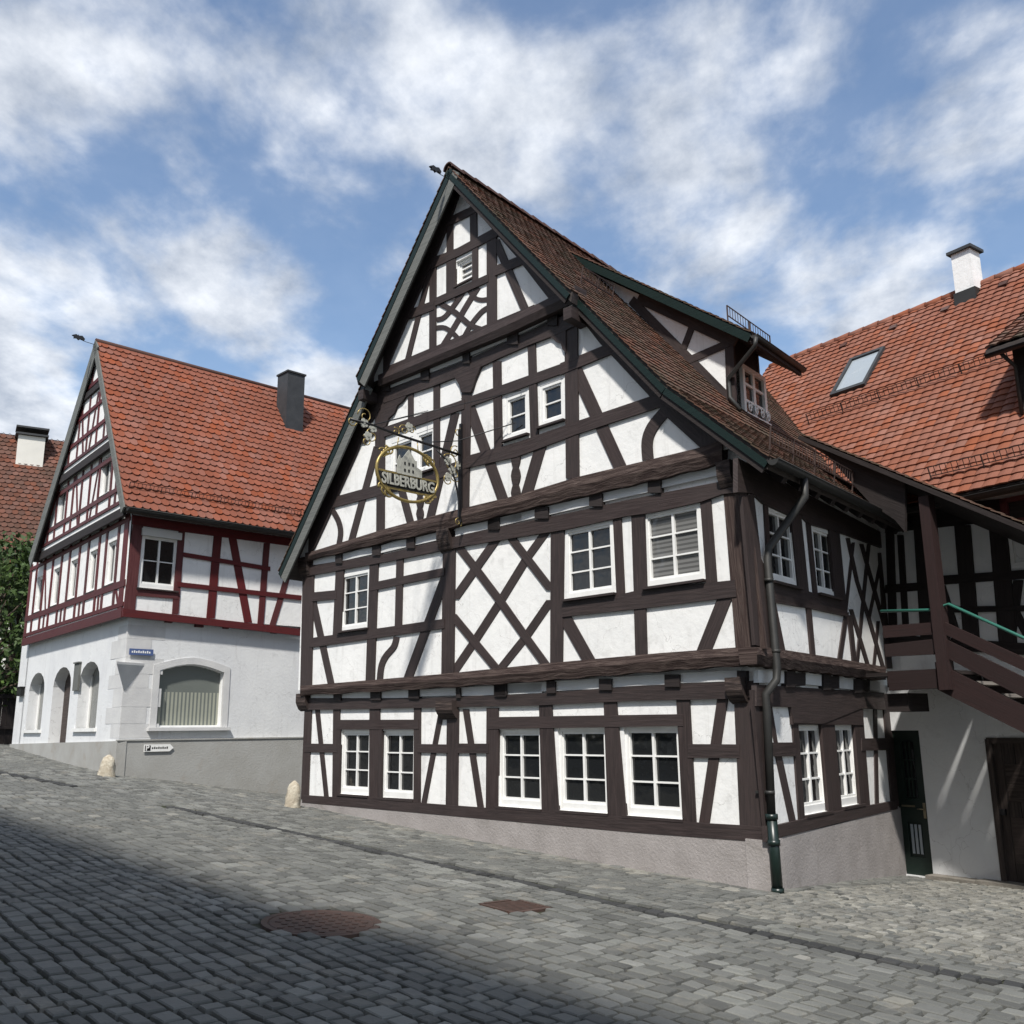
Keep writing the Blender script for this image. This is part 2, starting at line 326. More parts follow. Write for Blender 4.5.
# ---------------------------------------------------------------- generic builders
def sc(c, pts): ox, oy, k = c; return [(ox+x*k, oy+y*k) for x, y in pts]
PX = (0, 0, 1.); CA = (280, 150, .25391); CB = (500, 200, .27344); CC = (280, 370, .23438); CD = (480, 420, .29297)
CE = (280, 600, .25391); CF = (480, 640, .3125); CG = (720, 440, .29688); CH = (740, 640, .27734); G7 = (340, 380, .15625); LC = (120, 500, .21484)
BASE = dict(brace=.014, post=.022, rail=.030, beam=.045)
_cnt = {}
class Frame:
    def __init__(s, W, off, parent, m, names='timber'): s.W, s.off, s.parent, s.m, s.nm = W, off, parent, m, names
    def poly(s, kind, cr, pts, th=None, extra=0., m=None, name=None):
        _cnt[kind] = _cnt.get(kind, 0)+1
        t = (BASE[kind] if th is None else th)+(_cnt[kind] % 17)*.00045
        pp = [s.W.at(x, y, s.off+t) for x, y in sc(cr, pts)]
        mb = MB(); mb.prism(pp, s.W.n, t+.02+extra, back=False)
        mb.build(name or s.nm+'_'+kind, m or s.m, s.parent)
    def seg(s, kind, cr, x1, y1, x2, y2, w, w2=None, **k):
        w2 = w if w2 is None else w2
        if abs(y2-y1) > .8*abs(x2-x1): pts = [(x1-w/2, y1), (x1+w/2, y1), (x2+w2/2, y2), (x2-w2/2, y2)]
        else: pts = [(x1, y1-w/2), (x2, y2-w2/2), (x2, y2+w2/2), (x1, y1+w/2)]
        s.poly(kind, cr, pts, **k)
    def curve(s, kind, cr, line, w, **k):
        """curved timber following a polyline"""
        n = len(line); P = []
        for i in range(n-1):   # catmull subdivision
            p0, p1, p2, p3 = line[max(i-1, 0)], line[i], line[i+1], line[min(i+2, n-1)]
            for q in range(4):
                t = q/4.; P.append(tuple(.5*((2*p1[a])+(-p0[a]+p2[a])*t+(2*p0[a]-5*p1[a]+4*p2[a]-p3[a])*t*t+(-p0[a]+3*p1[a]-3*p2[a]+p3[a])*t**3) for a in (0, 1)))
        P.append(line[-1]); l, r = [], []
        for i, p in enumerate(P):
            a, b = P[max(i-1, 0)], P[min(i+1, len(P)-1)]; dx, dy = b[0]-a[0], b[1]-a[1]; L_ = hypot(dx, dy)
            l.append((p[0]-dy/L_*w/2, p[1]+dx/L_*w/2)); r.append((p[0]+dy/L_*w/2, p[1]-dx/L_*w/2))
        s.poly(kind, cr, l+r[::-1], **k)
def rect_of(W, off, quad):
    q = [W.uv(x, y, off) for x, y in quad]
    us = sorted(p[0] for p in q); vs = sorted(p[1] for p in q)
    return [(us[0]+us[1])/2, (us[2]+us[3])/2, (vs[0]+vs[1])/2, (vs[2]+vs[3])/2]
def wallface(name, W, outer, holes, off, m, parent, depth=.14, mh=None):
    """flat wall with real openings and reveals"""
    loops = [[Vector((u, v, 0)) for u, v in outer]]; hp = []
    for h in holes:
        if len(h) == 4 and not hasattr(h[0], '__len__'):
            u0, u1, v0, v1 = h; h = [(u0, v0), (u1, v0), (u1, v1), (u0, v1)]
        hp.append(h); loops.append([Vector((u, v, 0)) for u, v in h])
    tri = tessellate_polygon(loops); flat = [p for l in loops for p in l]; mb = MB()
    for t in tri:
        P = [W.P(flat[i][0], flat[i][1], off) for i in t]
        if np.cross(P[1]-P[0], P[2]-P[0]) @ W.n < 0: P = P[::-1]
        mb.face(P)
    for h in hp:
        k = len(h)
        for i in range(k):
            a, b = h[i], h[(i+1) % k]
            mb.face([W.P(*a, off), W.P(*b, off), W.P(*b, off-depth), W.P(*a, off-depth)])
    return mb.build(name, m, parent)
def wbox(mb, W, u0, u1, v0, v1, off, th, r=None, m=0):
    o = W.P(u0, v0, off-th); mb.box(o, W.t*(u1-u0), V3(0, 0, v1-v0), W.n*th, r, m)
def window(W, off, rect, parent, nx=2, ny=3, glass='glass', fr=.05, sash=.034, mun=.022, center=True, name='window', sill=True, paint='white_paint', bottom=.03, recess=0.):
    u0, u1, v0, v1 = rect; mb = MB(); off = off-recess
    for a in ((u0, u1, v0, v0+fr+bottom), (u0, u1, v1-fr, v1), (u0, u0+fr, v0+fr+bottom, v1-fr), (u1-fr, u1, v0+fr+bottom, v1-fr)): wbox(mb, W, *a, off+.004, .09, .5)
    U0, U1, V0, V1 = u0+fr, u1-fr, v0+fr+bottom, v1-fr
    halves = [(U0, (U0+U1)/2), ((U0+U1)/2, U1)] if center and nx % 2 == 0 else [(U0, U1)]
    for a, b in halves:
        s = sash*.55 if len(halves) > 1 else sash
        wbox(mb, W, a, b, V0, V0+sash, off-.014, .05, .5); wbox(mb, W, a, b, V1-sash, V1, off-.014, .05, .5)
        wbox(mb, W, a, a+s, V0+sash, V1-sash, off-.014, .05, .5); wbox(mb, W, b-s, b, V0+sash, V1-sash, off-.014, .05, .5)
        k = nx//len(halves)
        for i in range(1, k):
            c = a+(b-a)*i/k; wbox(mb, W, c-mun/2, c+mun/2, V0+sash, V1-sash, off-.022, .03, .5)
        for j in range(1, ny):
            c = V0+(V1-V0)*j/ny; wbox(mb, W, a+s, b-s, c-mun/2, c+mun/2, off-.0225, .03, .5)
    w = mb.build(name, M[paint], parent)
    g = MB(); o = off-.05
    g.face([W.P(U0, V0, o), W.P(U1, V0, o), W.P(U1, V1, o), W.P(U0, V1, o)], [(0, 0), (U1-U0, 0), (U1-U0, V1-V0), (0, V1-V0)])
    g.build('pane', M[glass], w)
    if sill:
        s = MB(); wbox(s, W, u0-.04, u1+.04, v0-.035, v0-.003, off+.085, .17, .3); s.build('sill', M['timber'] if sill is True else M[sill], w)
    return w
def uw(u, w, z): p = F.p+F.t*u+S.t*w; return V3(p[0], p[1], z)
def extr(poly, w0, w1, mb=None, frame=uw, r=.5, m=0):
    """polygon in (u,z) swept from w0 to w1"""
    mb = mb or MB(); a = [frame(u, w0, z) for u, z in poly]; b = [frame(u, w1, z) for u, z in poly]; k = len(poly)
    L_ = abs(w1-w0)
    mb.face(a, [(0, p[1]) for p in poly], r, m); mb.face(b[::-1], [(0, p[1]) for p in poly[::-1]], r, m)
    d = 0
    for i in range(k):
        j = (i+1) % k; l = hypot(poly[j][0]-poly[i][0], poly[j][1]-poly[i][1])
        mb.face([a[i], b[i], b[j], a[j]], [(0, d), (L_, d), (L_, d+l), (0, d+l)], r, m); d += l
    return mb
def tiles(mb, O, A, Uv, W_, H_, tw, ex, th=.014, round_=.45, stag=True, curve=0., lift=.0, jit=.004, r0=0, clip=None):
    """courses of overlapping tiles: O lower corner, A unit vector along the eave, Uv unit vector up the slope"""
    A, Uv, O = np.array(A, float), np.array(Uv, float), np.array(O, float)
    nn = np.cross(A, Uv); nn = nn/np.linalg.norm(nn)
    if nn[2] < 0: nn = -nn
    rows = int(math.ceil(H_/ex)); cols = int(math.ceil(W_/tw))+1
    for j in range(rows):
        y0 = j*ex; y1 = min(y0+ex+.035, H_+.02); sh = .5*tw*((j+r0) % 2) if stag else 0
        wob = .006*sin(j*1.7)
        for i in range(-1, cols):
            x0 = i*tw+sh; x1 = x0+tw*.975
            x0c, x1c = max(x0, 0), min(x1, W_)
            if x1c-x0c < .02: continue
            if clip is not None and not clip((x0c+x1c)/2, y0+ex/2): continue
            dz = rng.uniform(-jit, jit); dy = rng.uniform(-jit, jit)*1.5+wob; r = rng.rand()
            P = []
            K = 5 if round_ or curve else 2
            for k in range(K):
                t = k/(K-1.); x = x0c+(x1c-x0c)*t; d = round_*tw*.5*(1-math.sqrt(max(0, 1-(2*t-1)**2*.96))) if round_ else 0
                c = curve*sin(pi*t); P.append(O+A*x+Uv*(y0+dy+d)+nn*(th+.012+dz+c+lift))
            T = [O+A*(x0c+(x1c-x0c)*k/(K-1.))+Uv*y1+nn*(.006+dz*.3+curve*sin(pi*k/(K-1.))+lift) for k in range(K)]
            if curve:
                for k in range(K-1): mb.face([P[k], P[k+1], T[k+1], T[k]], None, r)
            else: mb.face(P+[T[-1], T[0]], None, r)
            Q = [p-nn*(th+.006) for p in P]
            for k in range(K-1): mb.face([Q[k], Q[k+1], P[k+1], P[k]], None, r)
            mb.face([P[0], T[0], T[0]-nn*.012, Q[0]], None, r); mb.face([Q[-1], T[-1]-nn*.012, T[-1], P[-1]], None, r)
def snow_guard(parent, pts, h, nrm, n, bars=None, rad=.008, post=.5):
    """low lattice fence standing on a roof between two points"""
    a, b = np.array(pts[0]), np.array(pts[1]); d = b-a; Lg = np.linalg.norm(d); d = d/Lg; mb = MB(); nrm = np.array(nrm, float)
    for z in (.35, 1.): mb.beam(a+nrm*h*z, b+nrm*h*z, .014, .014, nrm, .5)
    k = int(Lg/.09)
    for i in range(k+1):
        p = a+d*(Lg*i/k); mb.beam(p+nrm*h*.3, p+nrm*h, .008, .008, d, .4)
    k = max(2, int(Lg/.7))
    for i in range(k+1): p = a+d*(Lg*i/k); mb.beam(p-nrm*.02, p+nrm*h*1.02, .022, .012, d, .6)
    return mb.build('snow_guard', M['guard'], parent)
def corner(W1, o1, W2, o2):
    """u on W1 (at offset o1) where it meets W2 at offset o2"""
    p = W1.p+W1.n*o1; return float(((W2.p+W2.n*o2-p) @ W2.n)/(W1.t @ W2.n))
# ================================================================ the big half-timbered house
H = empty('half_timbered_house', (F.p[0], F.p[1], F.p[2]), 'large central house with dark brown timber frame, white plaster and hanging gilded sign', 'house')
O0, O1, O2, O3 = 0., .12, .22, .36
TF = Frame(F, O0, H, M['timber']); T1 = Frame(F, O1, H, M['timber']); T2 = Frame(F, O2, H, M['timber']); T3 = Frame(F, O3, H, M['timber'])
# windows of the front: (offset, quad px, nx, ny, glass)
gw = [(CE, [(243, 514), (349, 514), (349, 770), (236, 762)]), (CE, [(405, 514), (528, 514), (524, 785), (398, 778)]),
      (CF, [(60, 288), (190, 286), (197, 540), (60, 532)]), (CF, [(250, 282), (398, 280), (410, 553), (252, 545)]), (CF, [(460, 278), (632, 275), (650, 572), (468, 562)])]
gr = [rect_of(F, O0, sc(c, q)) for c, q in gw]
fw = [(PX, [(342.5, 574), (369.5, 570.5), (368.5, 628), (341, 631)], 'glass'), (CD, [(292, 372), (452, 345), (462, 590), (298, 612)], 'glass'), (CD, [(560, 320), (750, 280), (765, 545), (572, 570)], 'glass_blind')]
fr_ = [rect_of(F, O1, sc(c, q)) for c, q, g in fw]
qw = [(PX, [(391, 443), (413, 437), (413, 481), (391, 487)]), (PX, [(416, 434), (434, 427.5), (434, 469), (417, 474)]), (CB, [(20, 722), (100, 698), (103, 855), (20, 880)]), (CB, [(145, 680), (232, 652), (235, 802), (148, 832)])]
qr = [rect_of(F, O2, sc(c, q)) for c, q in qw]
ur = rect_of(F, O3, sc(CA, [(693, 440), (755, 410), (757, 505), (695, 533)]))
LU = 10.05
wallface('wall', F, [(0, -1.2), (LU-.13, -1.2), (LU-.13, 2.62), (0, 2.62)], gr, O0, M['plaster'], H)
c1 = corner(F, O1, S, .12)
b1_ = [F.uv(x, y, O1) for x, y in ((301, 690), (442, 680), (550, 671), (660, 662), (735, 656), (757, 655))]; b1_[0] = (LU, b1_[0][1]); b1_[-1] = (c1, b1_[-1][1])
wallface('wall', F, b1_+[(c1, 5.1), (LU, 5.1)], fr_, O1, M['plaster'], H)
VG1, VG2 = .48, .66
RA, RK, RE, RL = F.uv(445.5, 169, VG2), F.uv(664, 386, VG1), F.uv(766, 459, VG1), F.uv(276, 573, VG1)
print('roof', RA, RK, RE, RL)
def rz(u):   # roof surface height over u
    if u > RA[0]: return RA[1]-(u-RA[0])*(RA[1]-RL[1])/(RL[0]-RA[0])
    if u > RK[0]: return RA[1]-(RA[0]-u)*(RA[1]-RK[1])/(RA[0]-RK[0])
    return RK[1]-(RK[0]-u)*(RK[1]-RE[1])/(RK[0]-RE[0])
b2_ = [F.uv(x, y, O2) for x, y in ((305, 557), (383, 536), (453, 518), (520, 502), (577, 486), (640, 470), (700, 457), (722, 450))]; b2_[0] = (LU, b2_[0][1]); b2_[-1] = (-.1, b2_[-1][1])
wallface('wall', F, b2_[::-1]+[(LU-.12, rz(LU-.12)-.1), (7.5, rz(7.5)-.16), (2.3, rz(2.3)-.16), (.75, rz(.75)-.16), (-.1, rz(-.1)-.1)], qr, O2, M['plaster'], H)
b3_ = [F.uv(x, y, O3) for x, y in ((380, 379), (461, 346), (534, 313), (574, 294))]; b3_[0] = (7.45, b3_[0][1]); b3_[-1] = (2.35, b3_[-1][1])
wallface('wall', F, b3_[::-1]+[(7.45, rz(7.45)-.16), (RA[0], RA[1]-.24), (2.35, rz(2.35)-.16)], [ur], O3, M['plaster'], H)
for r in gr: window(F, O0, r, H, 2, 3, 'glass', bottom=.05, recess=.035)
for r, (c, q, g) in zip(fr_, fw): window(F, O1, r, H, 2, 3, g, recess=.0)
for r in qr: window(F, O2, r, H, 1, 2, 'glass', center=False, fr=.05, sash=.03, recess=.01)
window(F, O3, ur, H, 1, 3, 'glass_blind', center=False, fr=.04, recess=.05)
# -- ground floor timbers
T = TF
T.poly('beam', PX, [(302, 795), (420, 803), (500, 809), (660, 819), (700, 823), (768, 827), (767, 842.5), (640, 833), (540, 824), (420, 813), (302, 802.5)])
T.poly('beam', PX, [(305, 698), (412, 698), (534, 694), (630, 686), (756, 680.5), (757, 697), (735, 698.5), (630, 701), (534, 705.5), (412, 708), (305, 710)])
for a in [(CE, 110, 430, 96, 785, 28), (CE, 222, 425, 218, 790, 26), (CE, 372, 420, 372, 805, 40, 44), (CE, 540, 420, 538, 815, 26), (CE, 680, 430, 675, 820, 46), (CE, 836, 425, 833, 830, 46),
          (CF, 208, 195, 225, 570, 40, 54), (CF, 415, 190, 439, 585, 40, 60), (CF, 648, 180, 670, 600, 42), (CE, 232, 480, 224, 790, 14), (CE, 396, 480, 390, 790, 12)]: T.seg('post', *a)
T.poly('post', CF, [(812, 180), (884, 180), (921, 648), (833, 640)])
for a in [(CE, 146, 430, 182, 780, 17), (CE, 636, 430, 565, 805, 20), (CE, 731, 430, 790, 825, 24), (CF, 776, 185, 715, 600, 34)]: T.seg('brace', *a)
for a in [(CE, 95, 582, 225, 584, 34), (CE, 222, 491, 545, 490, 38), (CE, 540, 584, 660, 586, 34), (CE, 700, 584, 820, 585, 38), (CF, 25, 266, 650, 256, 38), (CF, 665, 355, 830, 356, 44)]: T.seg('rail', *a)
T.seg('rail', CF, 40, 557, 660, 600, 30); T.seg('rail', CE, 225, 782, 545, 800, 28)
# jetty 1 : infill, joist ends, carved beam
def jetty(W, off, parent, beam_top, beam_bot, infill_rows, joists, proud=.125, m='timber_worn', notch=True):
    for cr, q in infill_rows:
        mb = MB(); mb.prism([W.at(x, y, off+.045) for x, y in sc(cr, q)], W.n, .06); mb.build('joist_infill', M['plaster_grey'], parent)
    for cr, (x1, x2, y1, y2) in joists:
        j = MB(); q = [(x1, y1), (x2, y1), (x2, y2), (x1, y2)]
        j.prism([W.at(x, y, off+.075) for x, y in sc(cr, q)], W.n, .09); j.build('joist_end', M['timber_black'], parent)  # joist ends get the darker timber: their shade is in the colour
    # big beam: carved lower edge
    top = beam_top; bot = beam_bot; N_ = 46
    def ip(l, x):
        for a, b in zip(l, l[1:]):
            if a[0] <= x <= b[0]: return a[1]+(b[1]-a[1])*(x-a[0])/(b[0]-a[0])
        return l[0][1] if x < l[0][0] else l[-1][1]
    x0, x1 = top[0][0], top[-1][0]; low = []; upr = []
    for i in range(N_+1):
        x = x0+(x1-x0)*i/N_
        low.append((x, ip(bot, x)-(1.1 if (i % 4 in (1, 2)) and notch else 0))); upr.append((x, ip(top, x)))
    mb = MB(); up3 = [W.at(x, y, off+proud+.035) for x, y in upr]; lo3 = [W.at(x, y, off+proud+.02) for x, y in low]; mid = [W.at(x, y*.45+z*.55, off+proud+.06) for (x, z), (_, y) in zip(upr, low)]
    bk = [p-W.n*(proud+.09) for p in lo3]; tb = [p-W.n*(proud+.12) for p in up3]
    for i in range(N_):
        d = i*.22
        for A_, B_, v0, v1 in ((mid, up3, .1, .2), (lo3, mid, 0, .1), (bk, lo3, .3, .4), (up3, tb, .4, .5)):
            mb.face([A_[i], A_[i+1], B_[i+1], B_[i]], [(d, v0), (d+.22, v0), (d+.22, v1), (d, v1)], .4)
    for i in (0, -1): mb.face([bk[i], lo3[i], mid[i], up3[i], tb[i]], [(0, 0), (.1, 0), (.1, .1), (.1, .2), (0, .2)], .4)
    mb.build('carved_beam', M[m], parent)
inf1 = [(CE, [(122, 366), (210, 362), (210, 388), (122, 392)]), (CE, [(238, 362), (355, 358), (355, 388), (238, 390)]), (CE, [(395, 358), (505, 352), (505, 384), (395, 388)]), (CE, [(545, 352), (692, 346), (692, 376), (545, 380)]), (CE, [(708, 344), (845, 338), (845, 374), (708, 378)]), (CE, [(888, 334), (1030, 328), (1030, 366), (888, 372)]),
        (CF, [(84, 140), (212, 133), (212, 164), (84, 171)]), (CF, [(240, 131), (380, 124), (380, 156), (240, 163)]), (CF, [(420, 119), (590, 110), (590, 145), (420, 152)]), (CF, [(638, 106), (822, 97), (822, 131), (638, 138)])]
j1 = [(CE, (210, 238, 360, 396)), (CE, (355, 395, 352, 394)), (CE, (505, 545, 348, 388)), (CE, (692, 709, 346, 386)), (CE, (845, 888, 336, 380)), (CF, (44, 84, 140, 178)), (CF, (212, 240, 132, 170)), (CF, (380, 420, 124, 160)), (CF, (590, 638, 110, 150)), (CF, (822, 850, 98, 140))]
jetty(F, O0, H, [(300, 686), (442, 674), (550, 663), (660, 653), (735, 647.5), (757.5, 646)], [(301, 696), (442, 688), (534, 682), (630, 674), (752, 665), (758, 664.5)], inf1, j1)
# corner corbels
def corbel(W, off, parent, cr, x1, y1, x2, y2, proud):
    mb = MB(); a = W.at(*sc(cr, [(x1, y1)])[0], off); b = W.at(*sc(cr, [(x2, y2)])[0], off); u0, v1 = W.uv(*sc(cr, [(x1, y1)])[0], off); u1, v0 = W.uv(*sc(cr, [(x2, y2)])[0], off)
    u0, u1 = min(u0, u1), max(u0, u1); k = v1-v0
    prof = [(0, v0-.12*k), (proud*.45, v0), (proud*.8, v0+.25*k), (proud, v0+.45*k), (proud, v1), (0, v1)]
    A_ = [W.P(u0, v, off+o) for o, v in prof]; B_ = [W.P(u1, v, off+o) for o, v in prof]
    mb.face(A_); mb.face(B_[::-1])
    for i in range(6): j = (i+1) % 6; mb.face([A_[i], B_[i], B_[j], A_[j]], [(0, i*.1), (.2, i*.1), (.2, i*.1+.1), (0, i*.1+.1)])
    mb.build('corbel', M['timber_worn'], parent)
corbel(F, O0, H, CE, 640, 398, 704, 462, .15); corbel(F, O0, H, CF, 804, 122, 862, 195, .15); corbel(F, O0, H, CE, 84, 370, 118, 430, .12)
# -- first floor timbers
T = T1
T.poly('beam', PX, [(307, 566), (385, 554), (467, 533.5), (568, 513), (626, 500), (738, 478), (742, 492), (722, 494), (700, 502), (650, 513), (626, 516), (568, 529), (467, 545.5), (385, 562), (307, 576)])
for a in [(PX, 305.5, 690, 308.5, 556, 11), (PX, 339.8, 565, 336.4, 641, 8), (PX, 374, 556, 369.6, 683, 8.5), (PX, 399.6, 554, 397.8, 629, 6.5), (PX, 449.2, 531, 447.4, 676, 12.5), (CD, 264, 368, 260, 838, 46, 42),
          (CD, 467, 330, 480, 612, 28), (CD, 538, 300, 548, 612, 46), (CD, 768, 262, 790, 560, 36), (CD, 545, 640, 550, 812, 40)]: T.seg('post', *a)
T.poly('post', CD, [(829, 225), (905, 205), (975, 780), (873, 785)], m=M['timber_worn'])
for a in [(PX, 309, 643, 444, 623.5, 9.5), (CC, 383, 926, 700, 860, 34), (CC, 135, 968, 240, 958, 38)]: T.seg('rail', *a)
T.poly('rail', CD, [(280, 618), (470, 597), (560, 576), (870, 546), (875, 603), (565, 642), (280, 672)])
for a in [(PX, 312.5, 600, 330.8, 684, 6.5), (PX, 445, 577, 407.5, 679, 9), (CD, 281, 660, 375, 828, 46), (CD, 838, 600, 762, 792, 50)]: T.seg('brace', *a)
T.curve('brace', CE, [(458, 145), (448, 182), (415, 222), (398, 262), (392, 315)], 23)
for a in [(454, 541, 476, 569.5), (476, 569.5, 500.5, 602), (500.5, 602, 525.5, 637.5), (525.5, 637.5, 547, 667), (504, 529, 551, 590), (451, 614, 498, 671)]: T.seg('brace', PX, *a, 9.6)
for a in [(499, 535, 454, 599), (546.5, 531, 526.9, 558), (526.9, 558, 500.5, 601), (500.5, 601, 474, 642), (474, 642, 453, 673), (551, 600, 525.5, 637), (525.5, 637, 500, 669)]: T.seg('brace', PX, *a, 9.6, th=.0095)
# jetty 2
inf2 = [(CC, [(142, 806), (235, 790), (235, 828), (142, 842)]), (CC, [(262, 785), (392, 757), (392, 786), (262, 815)]), (CC, [(425, 750), (538, 722), (538, 755), (425, 782)]), (CC, [(572, 716), (688, 690), (688, 722), (572, 748)]), (CC, [(748, 676), (886, 644), (886, 678), (748, 710)]), (CC, [(932, 634), (1030, 612), (1030, 644), (932, 668)]),
        (CD, [(64, 334), (186, 306), (186, 334), (64, 362)]), (CD, [(232, 294), (372, 262), (372, 292), (232, 324)]), (CD, [(416, 250), (572, 214), (572, 246), (416, 280)]), (CD, [(616, 204), (824, 152), (824, 186), (616, 232)])]
j2 = [(CC, (235, 262, 778, 825)), (CC, (392, 425, 748, 790)), (CC, (538, 572, 715, 760)), (CC, (688, 706, 690, 730)), (CC, (886, 932, 636, 680)), (CD, (26, 64, 330, 372)), (CD, (186, 232, 296, 336)), (CD, (372, 416, 250, 294)), (CD, (572, 616, 205, 248)), (CD, (824, 842, 150, 190))]
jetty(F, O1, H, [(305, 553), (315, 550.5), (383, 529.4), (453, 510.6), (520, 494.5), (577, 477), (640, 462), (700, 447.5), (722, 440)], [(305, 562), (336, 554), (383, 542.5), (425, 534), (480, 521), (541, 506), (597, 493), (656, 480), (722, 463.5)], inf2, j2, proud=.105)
corbel(F, O1, H, CC, 692, 672, 742, 762, .13); corbel(F, O1, H, CD, 824, 150, 876, 226, .13); corbel(F, O1, H, CC, 100, 806, 136, 872, .12)
# -- gable storey
T = T2
T.poly('beam', PX, [(378, 392), (389, 388.7), (421, 377), (461.5, 362), (506, 341.7), (559, 317.6), (577, 309), (582, 322), (560, 333), (526, 346), (500, 357.5), (470, 371.5), (433, 386), (412, 393), (384, 403)])
for a in [(PX, 466.7, 371, 463.5, 512, 9, 9.5), (G7, 261, 140, 256, 980, 50), (PX, 410.3, 390, 410.3, 427, 5), (PX, 436.2, 383, 436.2, 472, 6), (PX, 496.5, 361, 498, 452, 8), (CB, 114, 515, 125, 885, 28), (CB, 258, 395, 264, 1018, 47), (CC, 415, 100, 415, 330, 20)]: T.seg('post', *a)
T.seg('rail', PX, 471, 401, 563, 368, 10); T.seg('rail', PX, 560, 369, 616, 346, 11.5); T.seg('rail', PX, 384, 432, 464, 404, 9.5)
T.poly('rail', PX, [(466, 456), (516, 442.5), (577, 421), (657, 394), (675, 390), (684, 402), (656, 408), (577, 434), (516, 457), (466, 468)])
T.poly('rail', PX, [(330, 498), (377, 485), (425, 473), (466, 458), (466, 468), (425, 484), (377, 496), (328, 509)])
T.seg('rail', PX, 378, 424.5, 360, 443, 9)
for a in [(PX, 455, 413, 429.3, 521, 8), (CC, 795, 120, 958, 575, 46), (CC, 413, 325, 302, 735, 27), (G7, 378, 650, 452, 925, 46), (CB, 272, 612, 442, 985, 50), (CD, 212, 70, 158, 255, 38), (G7, 600, 640, 556, 780, 36)]: T.seg('brace', *a)
T.curve('brace', CB, [(605, 770), (556, 830), (537, 885), (540, 950)], 40); T.curve('brace', CC, [(218, 590), (246, 640), (257, 690), (250, 745)], 20)
def baluster(T, cr, x, y0, y1, w):
    pts_l, pts_r = [], []; n = 12
    for i in range(n+1):
        y = y0+(y1-y0)*i/n; k = w*(.55+.45*abs(sin(i*pi/4))); pts_l.append((x-k/2, y)); pts_r.append((x+k/2, y))
    T.poly('post', cr, pts_l+pts_r[::-1], name='timber_baluster')
baluster(T, PX, 515.3, 450, 502, 9); baluster(T, PX, 419.5, 484, 520, 7)
# carved heads
T.poly('rail', CC, [(738, 20), (860, -25), (835, 30), (822, 75), (812, 95), (772, 95), (762, 60)], th=.05, name='carved_head')
T.poly('rail', CC, [(430, 150), (545, 100), (520, 135), (500, 150), (485, 185), (462, 205), (450, 240), (430, 250)], th=.041, name='carved_bracket')
T.poly('rail', CB, [(180, 500), (240, 470), (240, 560), (228, 545), (222, 525), (205, 520), (195, 508)], th=.041, name='carved_bracket')
# rafters along the slopes (inner edge from the photograph, outer edge under the roof)
def rafter(Fm, cr, pts, th=.036):
    q = [Fm.W.uv(x, y, Fm.off+th) for x, y in sc(cr, pts)]; ol = [(u, rz(u)-.13) for u, v in q]
    ol[0] = (ol[0][0], max(ol[0][1], q[0][1]+.01)); mb = MB(); t = th
    for i in range(len(q)-1): mb.prism([Fm.W.P(*p, Fm.off+t) for p in (q[i], q[i+1], ol[i+1], ol[i])], F.n, t+.02, r=.3)
    mb.build('timber_rafter', Fm.m, H)
rafter(T, PX, [(380, 390), (384, 403), (363, 433), (357.5, 451), (337.5, 495.5), (329, 515.5), (314.5, 547), (308, 556)])
rafter(T, PX, [(572, 310), (582, 320.5), (600, 343.6), (611, 355), (648, 394.7), (667, 417.5), (701, 448.5), (722, 460)])
# jetty 3
inf3 = [(CA, [(430, 912), (553, 868), (553, 892), (430, 938)]), (CA, [(585, 856), (718, 800), (718, 828), (585, 880)]), (CA, [(745, 790), (893, 722), (893, 750), (745, 812)]), (CA, [(935, 703), (1052, 645), (1052, 672), (935, 730)])]
j3 = [(CA, (553, 585, 855, 905)), (CA, (718, 745, 795, 840)), (CA, (893, 935, 712, 765)), (CA, (400, 430, 905, 950)), (CA, (1052, 1090, 630, 690))]
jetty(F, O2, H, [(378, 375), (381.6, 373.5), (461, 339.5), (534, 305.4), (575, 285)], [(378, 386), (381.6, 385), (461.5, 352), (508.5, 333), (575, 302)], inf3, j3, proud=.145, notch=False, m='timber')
T = T3
for a in [(CA, 668, 262, 668, 420, 25), (CA, 760, 222, 762, 362, 27), (CA, 601, 445, 600, 800, 26), (CA, 672, 405, 672, 590, 36), (CA, 767, 355, 767, 515, 22), (CA, 832, 325, 833, 700, 38)]: T.seg('post', *a)
T.seg('rail', CA, 655, 285, 790, 220, 32); T.poly('rail', CA, [(590, 428), (700, 385), (850, 303), (855, 340), (700, 418), (590, 470)]); T.seg('rail', CA, 500, 650, 605, 610, 36)
T.seg('rail', CA, 610, 598, 820, 503, 30); T.seg('rail', CA, 845, 476, 965, 426, 38); T.seg('rail', CA, 410, 868, 1000, 620, 22)
for a in [(CA, 588, 478, 498, 838, 19), (CA, 845, 350, 964, 628, 33)]: T.seg('brace', *a)
T.curve('brace', CA, [(622, 600), (690, 640), (750, 690), (812, 712)], 22); T.curve('brace', CA, [(640, 772), (690, 690), (730, 620), (780, 540)], 21, th=.0095)
T.curve('brace', CA, [(740, 545), (765, 580), (790, 590), (815, 588)], 18, th=.0105); T.curve('brace', CA, [(615, 700), (650, 700), (690, 730), (715, 765)], 18, th=.0105)
T.curve('brace', CA, [(616, 668), (650, 655), (700, 590), (722, 555)], 18, th=.0115); T.curve('brace', CA, [(720, 745), (750, 690), (790, 640), (818, 620)], 18, th=.0115)
rafter(T, CA, [(708, 162), (675, 258), (607, 428), (517, 628), (415, 870), (405, 890)])
rafter(T, CA, [(712, 162), (750, 214), (832, 308), (930, 420), (1026, 545), (1085, 620)])
